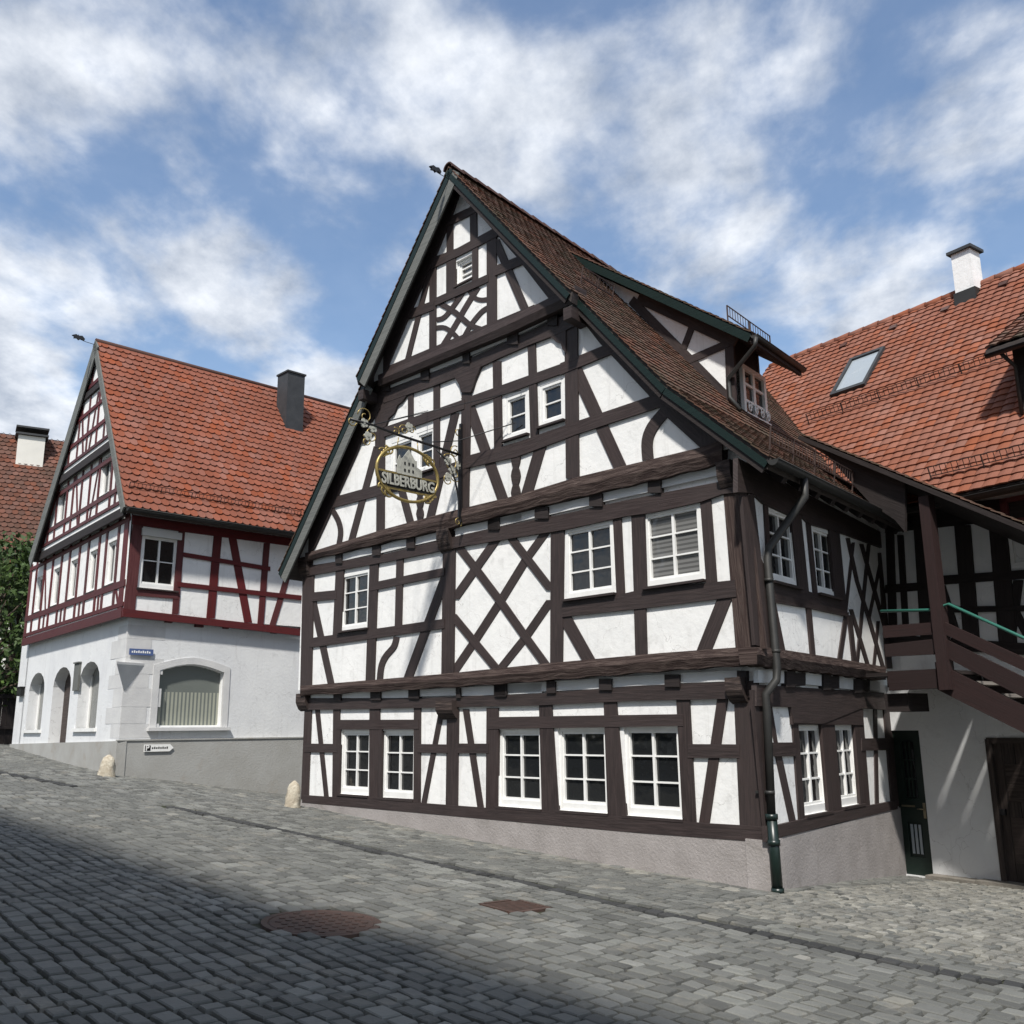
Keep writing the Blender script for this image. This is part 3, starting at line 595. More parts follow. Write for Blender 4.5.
# -- stone base of the front and of the side
mb = MB(); top = [F.uv(x, y, .04) for x, y in [(301, 801), (420, 811.5), (540, 822.5), (640, 831.5), (766, 840.5)]]; top[0] = (LU-.1, top[0][1]); top[-1] = (corner(F, .04, S, .04), top[-1][1])
mb.prism([F.P(u, v, .04) for u, v in top]+[F.P(top[-1][0], -1.2, .04), F.P(top[0][0], -1.2, .04)], F.n, .3)
mb.build('base_wall', M['stucco'], H)
mb = MB(); top = [S.uv(x, y, .04) for x, y in [(767, 841), (779, 837.5), (834, 825), (896, 808.5)]]; top[0] = (corner(S, .04, F, .04), top[0][1]); top[-1] = (S.uv(898, 815)[0]+.05, top[-1][1])
mb.prism([S.P(u, v, .04) for u, v in top]+[S.P(top[-1][0], -1.5, .04), S.P(top[0][0], -1.5, .04)], S.n, .3)
mb.build('base_wall', M['stucco'], H)
# -- side wall
sg = [rect_of(S, O0, sc(CH, q)) for q in ([(205, 303), (292, 303), (322, 612), (235, 634)], [(340, 303), (408, 303), (440, 586), (368, 604)])]
su = [rect_of(S, .12, sc(CG, q)) for q in ([(150, 215), (236, 255), (262, 495), (172, 478)], [(303, 285), (366, 305), (397, 532), (328, 518)])]
wallface('wall', S, [(0, -1.5), (9.5, -1.5), (9.5, 2.62), (0, 2.62)], sg, O0, M['plaster'], H)
b4_ = [S.uv(x, y, .12) for x, y in ((757, 655), (773, 657), (830, 665), (886, 674))]; b4_[0] = (corner(S, .12, F, O1), b4_[0][1]); b4_.append((9.5, b4_[-1][1]))
wallface('wall', S, b4_+[(9.5, 5.1), (corner(S, .12, F, O1), 5.1)], su, .12, M['plaster'], H)
for r in sg: window(S, O0, r, H, 2, 3, 'glass', bottom=.05, recess=.03)
for r in su: window(S, .12, r, H, 2, 3, 'glass', recess=.0)
T = Frame(S, O0, H, M['timber'])
T.poly('beam', PX, [(767, 826), (779, 825), (834, 812), (897, 800.5), (898, 809), (834, 824), (779, 838), (768, 842)])
T.poly('beam', CH, [(60, 160), (520, 190), (530, 252), (440, 246), (300, 302), (195, 300), (185, 242), (60, 238)])
T.poly('rail', CH, [(186, 236), (445, 248), (446, 306), (190, 305)], th=.034)
T.poly('post', CH, [(45, 180), (108, 180), (122, 690), (95, 700)])
for a in [(CH, 196, 235, 226, 660, 20), (CH, 317, 296, 347, 640, 48), (CH, 426, 250, 453, 600, 34), (CH, 532, 240, 562, 600, 26)]: T.seg('post', *a)
for a in [(CH, 95, 395, 202, 394, 50), (CH, 440, 377, 555, 375, 44)]: T.seg('rail', *a)
for a in [(CH, 110, 240, 139, 420, 12), (CH, 139, 410, 194, 665, 22), (CH, 489, 250, 496, 600, 12)]: T.seg('brace', *a)
infs = [(CH, [(66, 108), (160, 112), (160, 156), (66, 154)]), (CH, [(238, 118), (300, 126), (300, 166), (238, 160)]), (CH, [(360, 134), (414, 140), (414, 180), (360, 174)]), (CH, [(470, 146), (505, 150), (505, 184), (470, 180)])]
js = [(CH, (168, 200, 112, 170)), (CH, (200, 236, 118, 165)), (CH, (302, 330, 122, 180)), (CH, (330, 358, 130, 176)), (CH, (416, 440, 140, 190)), (CH, (440, 468, 144, 186))]
jetty(S, O0, H, [(757, 647), (773, 648), (830, 657), (886, 667)], [(757, 664), (773, 668), (830, 674), (886, 681)], infs, js)
T = Frame(S, .12, H, M['timber'])
T.poly('post', CG, [(75, 190), (114, 180), (140, 400), (172, 470), (180, 545), (205, 705), (150, 700), (120, 690)])
for a in [(CG, 156, 210, 172, 500, 12), (CG, 253, 215, 284, 520, 34), (CG, 297, 250, 325, 530, 12), (CG, 385, 300, 412, 580, 34), (CG, 301, 560, 316, 728, 14), (CG, 438, 590, 455, 750, 14), (CG, 548, 380, 575, 770, 26)]: T.seg('post', *a)
T.poly('rail', CG, [(172, 478), (262, 497), (330, 520), (425, 540), (428, 594), (310, 568), (180, 546)])
T.poly('beam', CG, [(60, 60), (560, 320), (565, 370), (430, 320), (365, 300), (303, 283), (272, 250), (236, 254), (150, 214), (114, 180), (60, 175)], th=.04)
for a in [(CG, 428, 580, 404, 745, 14), (CG, 432, 330, 463, 475, 11), (CG, 463, 475, 503, 600, 11), (CG, 503, 600, 552, 768, 11), (CG, 478, 350, 560, 640, 11), (CG, 443, 570, 503, 768, 11), (CG, 180, 545, 213, 710, 16)]: T.seg('brace', *a)
for a in [(CG, 503, 350, 463, 755, 10), (CG, 450, 345, 424, 580, 10), (CG, 534, 610, 519, 765, 10), (CG, 548, 380, 503, 600, 10)]: T.seg('brace', *a, th=.0095)
# remaining walls
mb = MB(); bk = 9.5
a0 = uw(LU, -.0, -1.2); 
for (p, q) in ((uw(LU-.16, .0, -1.2), uw(LU-.16, bk, -1.2)),):
    d = q-p; mb.box(p, d, V3(0, 0, 5.9), F.t*-.2)
mb.build('wall', M['plaster'], H)
mb = extr([(0, -1.2), (LU-.1, -1.2), (LU-.1, 4.7), (RA[0], RA[1]-.2), (.7, 5.8), (0, 5.)], bk-.2, bk); mb.build('wall', M['plaster'], H)
# -- roof
W_END = 9.9
def slope(a, b): d = V3(0, 0, 0)+uw(b[0], 0, b[1])-uw(a[0], 0, a[1]); l = np.linalg.norm(d); return d/l, l
th = .13
def band(p0, p1, d0, d1):   # strip of (u,z) polygon below a roof line, d = distance below
    n_ = np.array([-(p1[1]-p0[1]), p1[0]-p0[0]]); n_ = n_/np.linalg.norm(n_)
    if n_[1] > 0: n_ = -n_
    return [tuple(np.array(p0)+n_*d0), tuple(np.array(p1)+n_*d0), tuple(np.array(p1)+n_*d1), tuple(np.array(p0)+n_*d1)]
_nr, _nl = F.uv(567, 288, VG2)[0], F.uv(353, 376, VG2)[0]; NOTCH_R = (_nr, rz(_nr)); NOTCH_L = (_nl, rz(_nl)); print('notch', NOTCH_R, NOTCH_L)
rm = MB()
extr([RE, RK, RA, (RA[0], RA[1]-.16), (RK[0]+.02, RK[1]-.15), (RE[0]+.06, RE[1]-.12)], -VG1+.03, W_END, rm)
extr([RA, RL, (RL[0]-.08, RL[1]-.12), (RA[0], RA[1]-.16)], -VG1+.03, W_END, rm)
extr([NOTCH_R, RA, (RA[0], RA[1]-.16), (NOTCH_R[0]+.03, NOTCH_R[1]-.15)], -VG2+.03, -VG1+.03, rm); extr([RA, NOTCH_L, (NOTCH_L[0]-.05, NOTCH_L[1]-.14), (RA[0], RA[1]-.16)], -VG2+.03, -VG1+.03, rm)
roof = rm.build('roof', M['under'], H)
tm = MB(); rw = lambda w: w
s1, l1 = slope(RE, RK); s2, l2 = slope(RK, RA); s3, l3 = slope(RL, RA); s4, l4 = slope(NOTCH_R, RA); s5, l5 = slope(NOTCH_L, RA)
tiles(tm, uw(RE[0], -VG1, RE[1]), S.t, s1, W_END+VG1, l1, .175, .15); tiles(tm, uw(RK[0], -VG1, RK[1]), S.t, s2, W_END+VG1, l2, .175, .15)
tiles(tm, uw(NOTCH_R[0], -VG2, NOTCH_R[1]), S.t, s4, .22, l4, .175, .15)
tiles(tm, uw(RL[0], -VG1, RL[1]), S.t, s3, W_END+VG1, l3, .175, .15); tiles(tm, uw(NOTCH_L[0], -VG2, NOTCH_L[1]), S.t, s5, .22, l5, .175, .15)
tm.build('tile_covering', M['tile_brown'], roof)
# ridge tiles
rt = MB(); k = int((W_END+.6)/.33)
for i in range(k):
    w = -VG2-.02+i*.33; a, b = uw(RA[0], w, RA[1]), uw(RA[0], w+.36, RA[1]); seg = 7; r = rng.rand(); t_ = F.t
    up = rng.uniform(-.006, .006)
    def ring(p, R_): return [p+t_*cos(pi*q/seg)*R_+V3(0, 0, 1)*(sin(pi*q/seg)*R_+.02+up-.05) for q in range(seg+1)]
    A_, B_ = ring(a, .125), ring(b, .105)
    for q in range(seg): rt.face([A_[q], B_[q], B_[q+1], A_[q+1]], None, r)
    A2 = ring(a, .1)
    for q in range(seg): rt.face([A_[q], A_[q+1], A2[q+1], A2[q]], None, r)
rt.build('ridge_tiles', M['ridge_tile'], roof)
# barge boards
def board(p0, p1, d0, d1, w0, w1, m, nm='barge_board'): extr(band(p0, p1, d0, d1), w0, w1).build(nm, M[m], H)
eb = .07
a1, a2, b1, b2 = -VG1+.0, -VG1+.035, -VG2+.0, -VG2+.035
board(RE, RK, .045, .13, a1, a2, 'green'); board(RK, NOTCH_R, .045, .13, a1, a2, 'green'); board(NOTCH_R, RA, .045, .13, b1, b2, 'green')
board(RE, RK, .13, .2, a1+.02, a2+.02, 'timber_black'); board(RK, NOTCH_R, .13, .2, a1+.02, a2+.02, 'timber_black'); board(NOTCH_R, RA, .13, .2, b1+.02, b2+.02, 'timber_black')
board(NOTCH_L, RL, .04, .15, a1, a2, 'green'); board(RA, NOTCH_L, .04, .15, b1, b2, 'green')
board(NOTCH_L, RL, .15, .36, a1+.01, a2+.01, 'grey_board'); board(RA, NOTCH_L, .15, .36, b1+.01, b2+.01, 'grey_board')
# purlin ends carrying the overhang
for (u, z, w0) in [(NOTCH_R[0]+.1, NOTCH_R[1]-.3, -VG2+.02), (NOTCH_L[0]-.12, rz(NOTCH_L[0])-.34, -VG2+.05)]:
    mb = MB(); mb.box(uw(u-.08, w0, z-.09), F.t*.16, V3(0, 0, .18), S.t*(abs(w0)-.15)); mb.build('purlin_end', M['timber'], H)
# eave rafters/soffit and gutter on the side
mb = MB()
for i in range(9): w = .1+i*.52; mb.beam(uw(RE[0]+.08, w, rz(RE[0]+.08)-.2), uw(.1, w, rz(.1)-.2), .1, .12, V3(0, 0, 1))
mb.build('rafter_ends', M['timber_black'], H)
def gutter(pts0, pts1, m, parent, rad=.07):
    a, b = np.array(pts0), np.array(pts1); d = (b-a)/np.linalg.norm(b-a); s_ = np.cross(d, V3(0, 0, 1)); s_ /= np.linalg.norm(s_); mb = MB(); seg = 8
    for R_, fl in ((rad, 0), (rad-.006, 1)):
        A_ = [a+s_*cos(pi+pi*q/seg)*R_+V3(0, 0, 1)*sin(pi+pi*q/seg)*R_ for q in range(seg+1)]; B_ = [p+(b-a) for p in A_]
        for q in range(seg):
            f = [A_[q], B_[q], B_[q+1], A_[q+1]]; mb.face(f[::-1] if fl else f, None, .5, 0, True)
        if not fl: mb.face(A_, None, .5); mb.face(B_[::-1], None, .5)
    for sd in (1, -1): mb.tube([a+s_*rad*sd, b+s_*rad*sd], .009, 6, .5)
    return mb.build('gutter', m, parent)
gu0, gu1 = uw(RE[0]-.03, -VG1, RE[1]-.02), uw(RE[0]-.03, 5.1, RE[1]-.02); gutter(gu0, gu1, M['zinc'], H)
dp = [uw(RE[0]-.03, .42, RE[1]-.08), uw(RE[0]-.03, .42, RE[1]-.30)]
dp += [S.at(769, 548, .2), S.at(767.5, 560, .2), S.at(777, 668, .2), S.at(776.5, 680, .2), S.at(766, 694, .1), S.at(767, 712, .09), S.at(771.5, 815, .09)]
mb = MB(); mb.tube(dp, .05, 12, .5); dpo = mb.build('downpipe', M['zinc'], H)
mb = MB(); q0 = dp[-1]; q1 = V3(q0[0]+.01, q0[1]-.01, gz(q0[0], q0[1])-.03); mb.tube([q0, q1], .062, 12, .5)
for f_ in (.02, .35, .95): p = q0+(q1-q0)*f_; mb.tube([p-V3(0, 0, .03), p+V3(0, 0, .03)], .074, 12, .5)
mb.build('standpipe', M['castiron'], H)
mb = MB()
for p in (dp[3]-V3(0, 0, .25), dp[4]+V3(0, 0, .2), dp[-1]+V3(0, 0, .25)): mb = MB(); mb.tube([p-V3(0, 0, .02), p+V3(0, 0, .02)], .058, 12, .5); mb.beam(p, p-S.n*.18, .02, .03); mb.build('pipe_clamp', M['zinc'], dpo)
# snow guards
Rn = np.cross(S.t, s2); Rn = Rn/np.linalg.norm(Rn); Rn = Rn if Rn[2] > 0 else -Rn
R1n = np.cross(S.t, s1); R1n = R1n/np.linalg.norm(R1n); R1n = R1n if R1n[2] > 0 else -R1n
snow_guard(roof, (uw(-.28, .25, rz(-.28)+.03), uw(-.28, 4.55, rz(-.28)+.03)), .27, V3(0, 0, 1)*.97+R1n*.2, 30)
def UWof(p): q = np.linalg.solve(np.array([F.t[:2], S.t[:2]]).T, (p-F.p)[:2]); return q
R1P = Plane(uw(RK[0], 0, RK[1]), Rn); ga_, gb_ = UWof(R1P.at(567, 271)), UWof(R1P.at(626, 317)); gu_ = float((ga_[0]+gb_[0])/2); print('guard', ga_, gb_)
snow_guard(roof, (uw(gu_, ga_[1], rz(gu_)+.03), uw(gu_, gb_[1], rz(gu_)+.03)), .24, V3(0, 0, 1)*.9+Rn*.3, 20)
# -- dormer
_cb = UWof(R1P.at(728, 402)); uD, w0 = float(_cb[0]), float(_cb[1]); wV = w0-.3; VP_ = Plane(uw(0, wV, 0), F.n)
_d0, _d1 = VP_.at(752, 333), VP_.at(584, 258); _e0, _e1 = UWof(_d0), UWof(_d1)
wE = float(UWof(Plane(_d0, S.n).at(802, 370))[1]); w1 = wE-.3; print('dormer', uD, w0, _e0, _d0[2], _e1, _d1[2], 'wE', wE)
zb, zt = rz(uD), 7.62
PLw = lambda u, w, z: uw(u, w, z)
_m = (_d1[2]-_d0[2])/(_e1[0]-_e0[0]); dr0 = (float(_e0[0]), float(_d0[2])); _ur = dr0[0]
while _ur < RA[0]-.02 and dr0[1]+_m*(_ur-dr0[0]) > rz(_ur): _ur += .02
dr1 = (_ur, float(dr0[1]+_m*(_ur-dr0[0]))); print('dormer roof', dr0, dr1)          # dormer roof line (u,z)
def dz(u): return dr0[1]+(u-dr0[0])*(dr1[1]-dr0[1])/(dr1[0]-dr0[0])
_uc = dr1[0]-.35; cheek = [(uD, zb-.1), (uD, dz(uD)-.2), (_uc, max(dz(_uc)-.2, rz(_uc)-.05)), (_uc, rz(_uc)-.1)]
mb = extr(cheek, w0, w0+.12); mb2 = extr(cheek, w1-.12, w1, mb); dorm = mb.build('dormer', M['plaster'], H)
FD = Plane(uw(0, w0, 0), F.n)
class DW(Wall):
    def __init__(s, p, t, n): s.p, s.t, s.n = p, t, n
dfront = DW(uw(uD, w0, 0), S.t, S.n); Wd = w1-w0
wr = rect_of(dfront, 0, [(738.5, 364), (760.5, 377), (768, 438), (742, 412)]); wr = [wr[0], wr[1], wr[2], wr[3]]
dw_ = [(0, zb-.15), (Wd, zb-.15), (Wd, dz(uD)-.15), (0, dz(uD)-.15)]
wallface('dormer_front', dfront, dw_, [wr], 0, M['timber_black'], dorm, .1)
mb = MB(); u0, u1, v0, v1 = wr
for a in ((u0, u1, v0, v0+.1), (u0, u1, v1-.08, v1), (u0, u0+.08, v0+.1, v1-.08), (u1-.08, u1, v0+.1, v1-.08)): wbox(mb, dfront, *a, .06, .12, .5)
um = (u0+u1)/2; wbox(mb, dfront, um-.04, um+.04, v0+.1, v1-.08, .045, .05, .5)
for j in (1, 2): v = v0+.05+(v1-v0-.08)*j/3; wbox(mb, dfront, u0+.08, um-.04, v-.022, v+.022, .04, .04, .5); wbox(mb, dfront, um+.04, u1-.08, v-.022, v+.022, .04, .04, .5)
mb.build('dormer_window', M['white_paint'], dorm)
mb = MB(); mb.face([dfront.P(u0, v0, 0.008), dfront.P(u1, v0, .008), dfront.P(u1, v1, .008), dfront.P(u0, v1, .008)]); mb.build('pane', M['glass'], dorm)
# window box railing with scrolls
mb = MB()
for i in range(4):
    c = dfront.P(u0+.12+i*(u1-u0-.2)/3, v0+.2, .1); pts = [c+S.t*(.02+.05*(1-q/14))*cos(q*.75)+V3(0, 0, 1)*(.02+.09*(1-q/14))*sin(q*.75) for q in range(14)]; mb.tube(pts, .012, 5, .5)
mb.beam(dfront.P(u0, v0+.08, .1), dfront.P(u1, v0+.08, .1), .02, .02); mb.build('window_scrollwork', M['white_paint'], dorm)
# cheek timbers
def cheekbeam(p, q, w, t=.03):
    mb = MB(); a, b = FD.at(*p, t), FD.at(*q, t); mb.beam(a, b, t*2, w, F.n); return mb
for i, (p, q, w) in enumerate([((631, 300), (727, 398), .16), ((683, 349), (693, 323), .13), ((684, 362), (728, 343), .13), ((729, 347), (731, 404), .16), ((638, 297), (735, 342), .2)]):
    mb = MB(); t_ = .02+.003*i; a, b = FD.at(*p, t_), FD.at(*q, t_); d = (b-a)/np.linalg.norm(b-a); e = np.cross(F.n, d)
    mb.prism([a+e*w/2, b+e*w/2, b-e*w/2, a-e*w/2], F.n, t_+.02); mb.build('dormer_timber', M['timber'], dorm)
mb = extr([dr0, dr1, (dr1[0], dr1[1]-.16), (dr0[0]+.04, dr0[1]-.13)], wV+.03, wE-.02); extr([(dr0[0], dr0[1]-.03), (dr0[0], dr0[1]-.15), (dr0[0]+.05, dr0[1]-.15), (dr0[0]+.05, dr0[1])], wV+.04, wE-.03, mb)
mb.build('dormer_roof', M['timber_black'], dorm)
mb = extr(band(dr0, dr1, .02, .15), wV, wV+.03); mb.build('dormer_barge_board', M['green'], dorm)
sd, ld = slope(dr0, dr1); mb = MB(); tiles(mb, uw(dr0[0], wV-.01, dr0[1]), S.t, sd, wE-wV, ld, .175, .15); mb.build('dormer_tiles', M['tile_brown'], dorm)
_ug = dr0[0]+.42; snow_guard(dorm, (uw(_ug, wV+.02, dz(_ug)+.03), uw(_ug, w1, dz(_ug)+.03)), .26, V3(0, 0, 1), 10)
gutter(uw(dr0[0]-.03, wV, dr0[1]-.04), uw(dr0[0]-.03, wE, dr0[1]-.04), M['zinc'], dorm, .055)
mb = MB(); mb.tube([uw(dr0[0]-.06, w0-.3, dr0[1]-.09), uw(dr0[0]-.04, w0-.3, dr0[1]-.22), uw(uD-.07, w0-.06, dr0[1]-.5), uw(uD-.07, w0-.06, dr0[1]-.6), uw(uD-.07, w0-.06, rz(uD)+.04), uw(uD-.25, w0-.06, rz(uD-.25)+.08)], .036, 10, .5); mb.build('dormer_downpipe', M['zinc'], dorm)
# finial on the gable: small wrought bird on a bent rod
def finial(parent, base, dirv, size=1., m='iron'):
    mb = MB(); d = np.array(dirv)/np.linalg.norm(dirv); up = V3(0, 0, 1)
    mb.tube([base, base+d*.35*size+up*.02, base+d*.55*size+up*.08*size], .012*size, 6, .5)
    c = base+d*.62*size+up*.1*size
    pts = [(-.22, .02), (-.12, .13), (0, .1), (.10, .14), (.24, .06), (.16, .02), (.18, -.05), (.06, -.03), (0, -.09), (-.08, -.02), (-.2, -.07)]
    mb.prism([c+d*x*size*1.1+up*y*size for x, y in pts], np.cross(d, up), .04)
    mb.tube([c+d*.0+up*-.06*size, c+up*.16*size], .01, 5, .5)
    mb.build('finial', M[m], parent)
finial(H, uw(RA[0], -VG2, RA[1]-.22), F.n-V3(0, 0, .1), .5)
# ================================================================ left house
HL = empty('stone_base_house', tuple(L.p), 'left house with oxide red timber frame above a whitewashed stone ground floor', 'house')
shop = rect_of(L, 0, [(160, 664), (224, 668), (221, 726), (156, 727)])
u0, u1, v0, v1 = shop; arch = [(u0, v0), (u1, v0), (u1, v1-.12)]+[(u0+(u1-u0)*(1-t), v1-.12+.16*sin(pi*t)) for t in (.1, .25, .4, .5, .6, .75, .9)]+[(u0, v1-.12)]
LLEN = 6.2; vb = L.uv(120, 741)[1]; vt = L.uv(128, 612)[1]
wallface('wall', L, [(0, -1.5), (LLEN, -1.5), (LLEN, vt), (0, vt)], [arch], 0, M['plaster_old'], HL, .22)
mb = MB(); ug = corner(L, .05, G, .05)
mb.prism([L.P(ug, vb, .05), L.P(LLEN, vb, .05), L.P(LLEN, -1.5, .05), L.P(ug, -1.5, .05)], L.n, .2)
mb.box(L.P(ug, vb, -.02), L.t*LLEN, V3(0, 0, .03), L.n*.09); mb.build('base_wall', M['stucco2'], HL)
gb = G.uv(12, 744)[1]; GLEN = 9.35
# gable ground floor with three arched openings
def archq(qd, rise):
    a, b, c, d = rect_of(G, 0, qd); k = rise*(b-a)
    return [(a, c), (b, c), (b, d-k)]+[(a+(b-a)*(.5+.5*cos(pi*t)), d-k+k*sin(pi*t)) for t in (.12, .25, .38, .5, .62, .75, .88)]+[(a, d-k)], (a, b, c, d)
LBc = (0, 600, .13672)
ar = [archq(sc(LBc, q), .3) for q in ([(232, 525), (340, 535), (290, 950), (180, 950)], [(405, 490), (525, 490), (480, 1080), (345, 1080)], [(605, 440), (745, 455), (690, 935), (540, 940)])]
wallface('wall', G, [(0, -1.5), (GLEN, -1.5), (GLEN, vt+.05), (0, vt+.05)], [a for a, _ in ar], 0, M['plaster_old'], HL, .35)
for i, (a, (p, q, r, s_)) in enumerate(ar):
    mb = MB(); mb.prism([G.P(u, v, -.28) for u, v in a], G.n, .05)
    if i == 1: mb.build('door', M['old_door'], HL)
    else:
        w = mb.build('window', M['glass_curtain'], HL); mb = MB(); wbox(mb, G, (p+q)/2-.05, (p+q)/2+.05, r, s_, -.25, .04); wbox(mb, G, p, p+.09, r, s_-.3, -.25, .04); wbox(mb, G, q-.09, q, r, s_-.3, -.25, .04); wbox(mb, G, p-.1, q+.1, r-.08, r, .06, .3)
        mb.build('window_frame', M['white_paint'], w)
mb = MB(); tl = corner(G, .05, L, .05)
mb.prism([G.P(tl, vb, .05), G.P(GLEN, gb, .05), G.P(GLEN, -1.5, .05), G.P(tl, -1.5, .05)], G.n, .2); mb.build('base_wall', M['stucco2'], HL)
# shop window
mb = MB(); mb.prism([L.P(u, v, -.13) for u, v in arch], L.n, .04, uvf=lambda p: (float((p-L.P(u0, v0)) @ L.t), float(p[2]-v0)))
w = mb.build('window', M['glass_shop'], HL)
mb = MB()
for (a, b) in zip(arch, arch[1:]+arch[:1]):
    p, q = L.P(*a, -.1), L.P(*b, -.1); mb.beam(p, q, .05, .06, L.n)
mb.build('window_frame', M['white_paint'], w)
mb = MB()
cx = (u0+u1)/2; k = .15; kx = (u1-u0)/2+k; ex2 = lambda a: (cx+(a[0]-cx)*kx/(kx-k), a[1]+k*(1-.25*abs(a[0]-cx)/(kx-k)))
ring_ = [arch[2]]+arch[3:]; outr = [ex2(a) for a in ring_]
for i in range(len(ring_)-1): mb.prism([L.P(*ring_[i], .02), L.P(*ring_[i+1], .02), L.P(*outr[i+1], .02), L.P(*outr[i], .02)], L.n, .04, back=False)
for s_, e_ in ((u0-k, u0), (u1, u1+k)): wbox(mb, L, s_, e_, v0-.02, v1-.12+k*.75, .0215, .04)
mb.build('window_surround', M['sandstone'], w)
mb = MB(); wbox(mb, L, u0-.2, u1+.2, v0-.09, v0-.02, .1, .25); mb.build('sill', M['sandstone'], w)
# quoins of painted stone at the corner
mb = MB(); z = vb+.06; i = 0
while z < vt-.3:
    h_ = .3+.05*((i*7) % 3); l_ = .55 if i % 2 else .85
    wbox(mb, L, .0, l_, z, z+h_-.006, .005+.001*(i % 3), .03); wbox(mb, G, .0, (1.0 if i % 2 else .6), z, z+h_-.006, .005+.001*(i % 3), .03); z += h_; i += 1
mb.build('corner_stones', M['sandstone'], HL)
mb = MB(); c = L.at(124, 666, .02); cu, cv = L.uv(124, 665)
mb.face([L.P(.0, cv, .0), L.P(.42, cv, .0), L.P(.42, cv, .02), L.P(-.0, cv, .38)])
P4 = [L.P(.42, cv, .01), G.P(.42, cv, .01), L.P(0, cv, .0)+(L.n+G.n)*.28]; bot = L.P(0.02, cv-.55, .01)
mb = MB(); top4 = [P4[0], P4[2], P4[1]]
mb.face([p+V3(0, 0, .05) for p in top4]); 
for a, b in zip(top4, top4[1:]+top4[:1]): mb.face([a, b, b+V3(0, 0, .05), a+V3(0, 0, .05)]); mb.face([a, bot, b])
mb.build('corner_bracket', M['sandstone'], HL)
# upper storey side
TL = Frame(L, .12, HL, M['timber_red'])
ve = L.uv(200, 524, .12)[1]+.05
wl = rect_of(L, .12, sc(LC, [(105, 152), (285, 178), (252, 425), (80, 405)]))
cl = corner(L, .12, G, .12)
wallface('wall', L, [(cl, vt-.05), (LLEN, vt-.05), (LLEN, ve+.25), (cl, ve+.25)], [wl], .12, M['plaster'], HL)
window(L, .12, wl, HL, 2, 2, 'glass', fr=.075, sash=.04, recess=.02)
mb = MB(); wbox(mb, L, wl[0]-.02, wl[1]+.02, wl[3]-.06, wl[3]+.1, .2, .1); mb.build('shutter_box', M['shutter_box'], HL)
TL.poly('beam', LC, [(15, 505), (450, 555), (860, 602), (860, 634), (450, 587), (15, 542)], th=.05)
TL.poly('post', LC, [(64, 85), (112, 90), (70, 515), (18, 510)])
for a in [(290, 130, 258, 530, 30), (458, 150, 422, 550, 38), (685, 200, 655, 580, 28)]: TL.seg('post', LC, *a)
for a in [(523, 170, 597, 570, 36), (785, 340, 708, 590, 28), (880, 300, 850, 610, 20)]: TL.seg('brace', LC, *a)
for a in [(295, 253, 700, 320, 20), (270, 392, 870, 458, 22), (75, 430, 270, 446, 30)]: TL.seg('rail', LC, *a)
TL.poly('rail', LC, [(60, 70), (880, 190), (880, 225), (300, 148), (110, 120), (60, 112)], th=.04)
for (a, b, y0, y1) in [(215, 245, 535, 572), (355, 390, 552, 593), (485, 507, 568, 600), (708, 735, 592, 622)]:
    mb = MB(); mb.prism([L.at(x, y, .1) for x, y in sc(LC, [(a, y0), (b, y0+3), (b, y1), (a, y1-3)])], L.n, .12); mb.build('joist_end', M['timber_red'], HL)
# gable of the left house in its own (u,v) plane
GO = [.15, .28, .36]
ga_u = 3.72; ge_r, ge_l = (-.55, ve+.0), (8.3, ve+.0)
VL = .44; gtop = G.uv(96, 341, VL)[1]; ge_l = (G.uv(28, 573, VL)[0], ve+.0)
print('LEFT', 'vt', vt, 've', ve, 'gtop', gtop, G.uv(97, 340, .55), G.uv(127, 513, .55), G.uv(28, 573, .55))
ga_u = G.uv(96, 341, VL)[0]; print('left', ga_u, gtop, ge_l)
def gzr(u): return gtop-(abs(u-ga_u))*(gtop-ve)/((ga_u-ge_r[0]) if u < ga_u else (ge_l[0]-ga_u))
def gu(v, side): return ga_u-(gtop-v)*(ga_u-ge_r[0])/(gtop-ve) if side < 0 else ga_u+(gtop-v)*(ge_l[0]-ga_u)/(gtop-ve)
lev = [vt, ve+.0, 8.2, 10.05]
GU = 8.55
gwin = []
def gbox(kind, u0, v0, u1, v1, w, off, mm='timber_red'):
    _cnt['g'+kind] = _cnt.get('g'+kind, 0)+1; t = BASE[kind]+(_cnt['g'+kind] % 13)*.0005
    a, b = G.P(u0, v0, off+t), G.P(u1, v1, off+t); d = b-a; d = d/np.linalg.norm(d); e = np.cross(G.n, d)
    mb = MB(); mb.prism([a+e*w/2, b+e*w/2, b-e*w/2, a-e*w/2], G.n, t+.02, back=False); mb.build('timber_'+kind, M[mm], HL)
fwin = [(u, u+.62) for u in (.75, 2.15, 3.75, 5.35, 7.05)]
rects = [(a, b, vt+.72, vt+1.72) for a, b in fwin]
wallface('wall', G, [(corner(G, .15, L, .12), vt-.02), (GU, vt-.02), (GU, ve+.15), (corner(G, .15, L, .12), ve+.15)], rects, .15, M['plaster'], HL)
g2r = [(1.2, 1.95, lev[1]+.7, lev[1]+1.65), (4.9, 5.65, lev[1]+.7, lev[1]+1.65)]
wallface('wall', G, [(gu(ve+.05, -1)+.75, ve+.05), (gu(ve+.05, 1)-.35, ve+.05), (gu(lev[2]+.1, 1)-.2, lev[2]+.1), (gu(lev[2]+.1, -1)+.2, lev[2]+.1)], g2r, .28, M['plaster'], HL)
wallface('wall', G, [(gu(lev[2], -1)+.2, lev[2]), (gu(lev[2], 1)-.2, lev[2]), (ga_u, gtop-.25)], [], .36, M['plaster'], HL)
for r in rects: window(G, .15, list(r), HL, 2, 1, 'glass', recess=.05, fr=.03, sash=.03)
for r in g2r: window(G, .28, list(r), HL, 2, 1, 'glass', recess=.05, fr=.03, sash=.03)
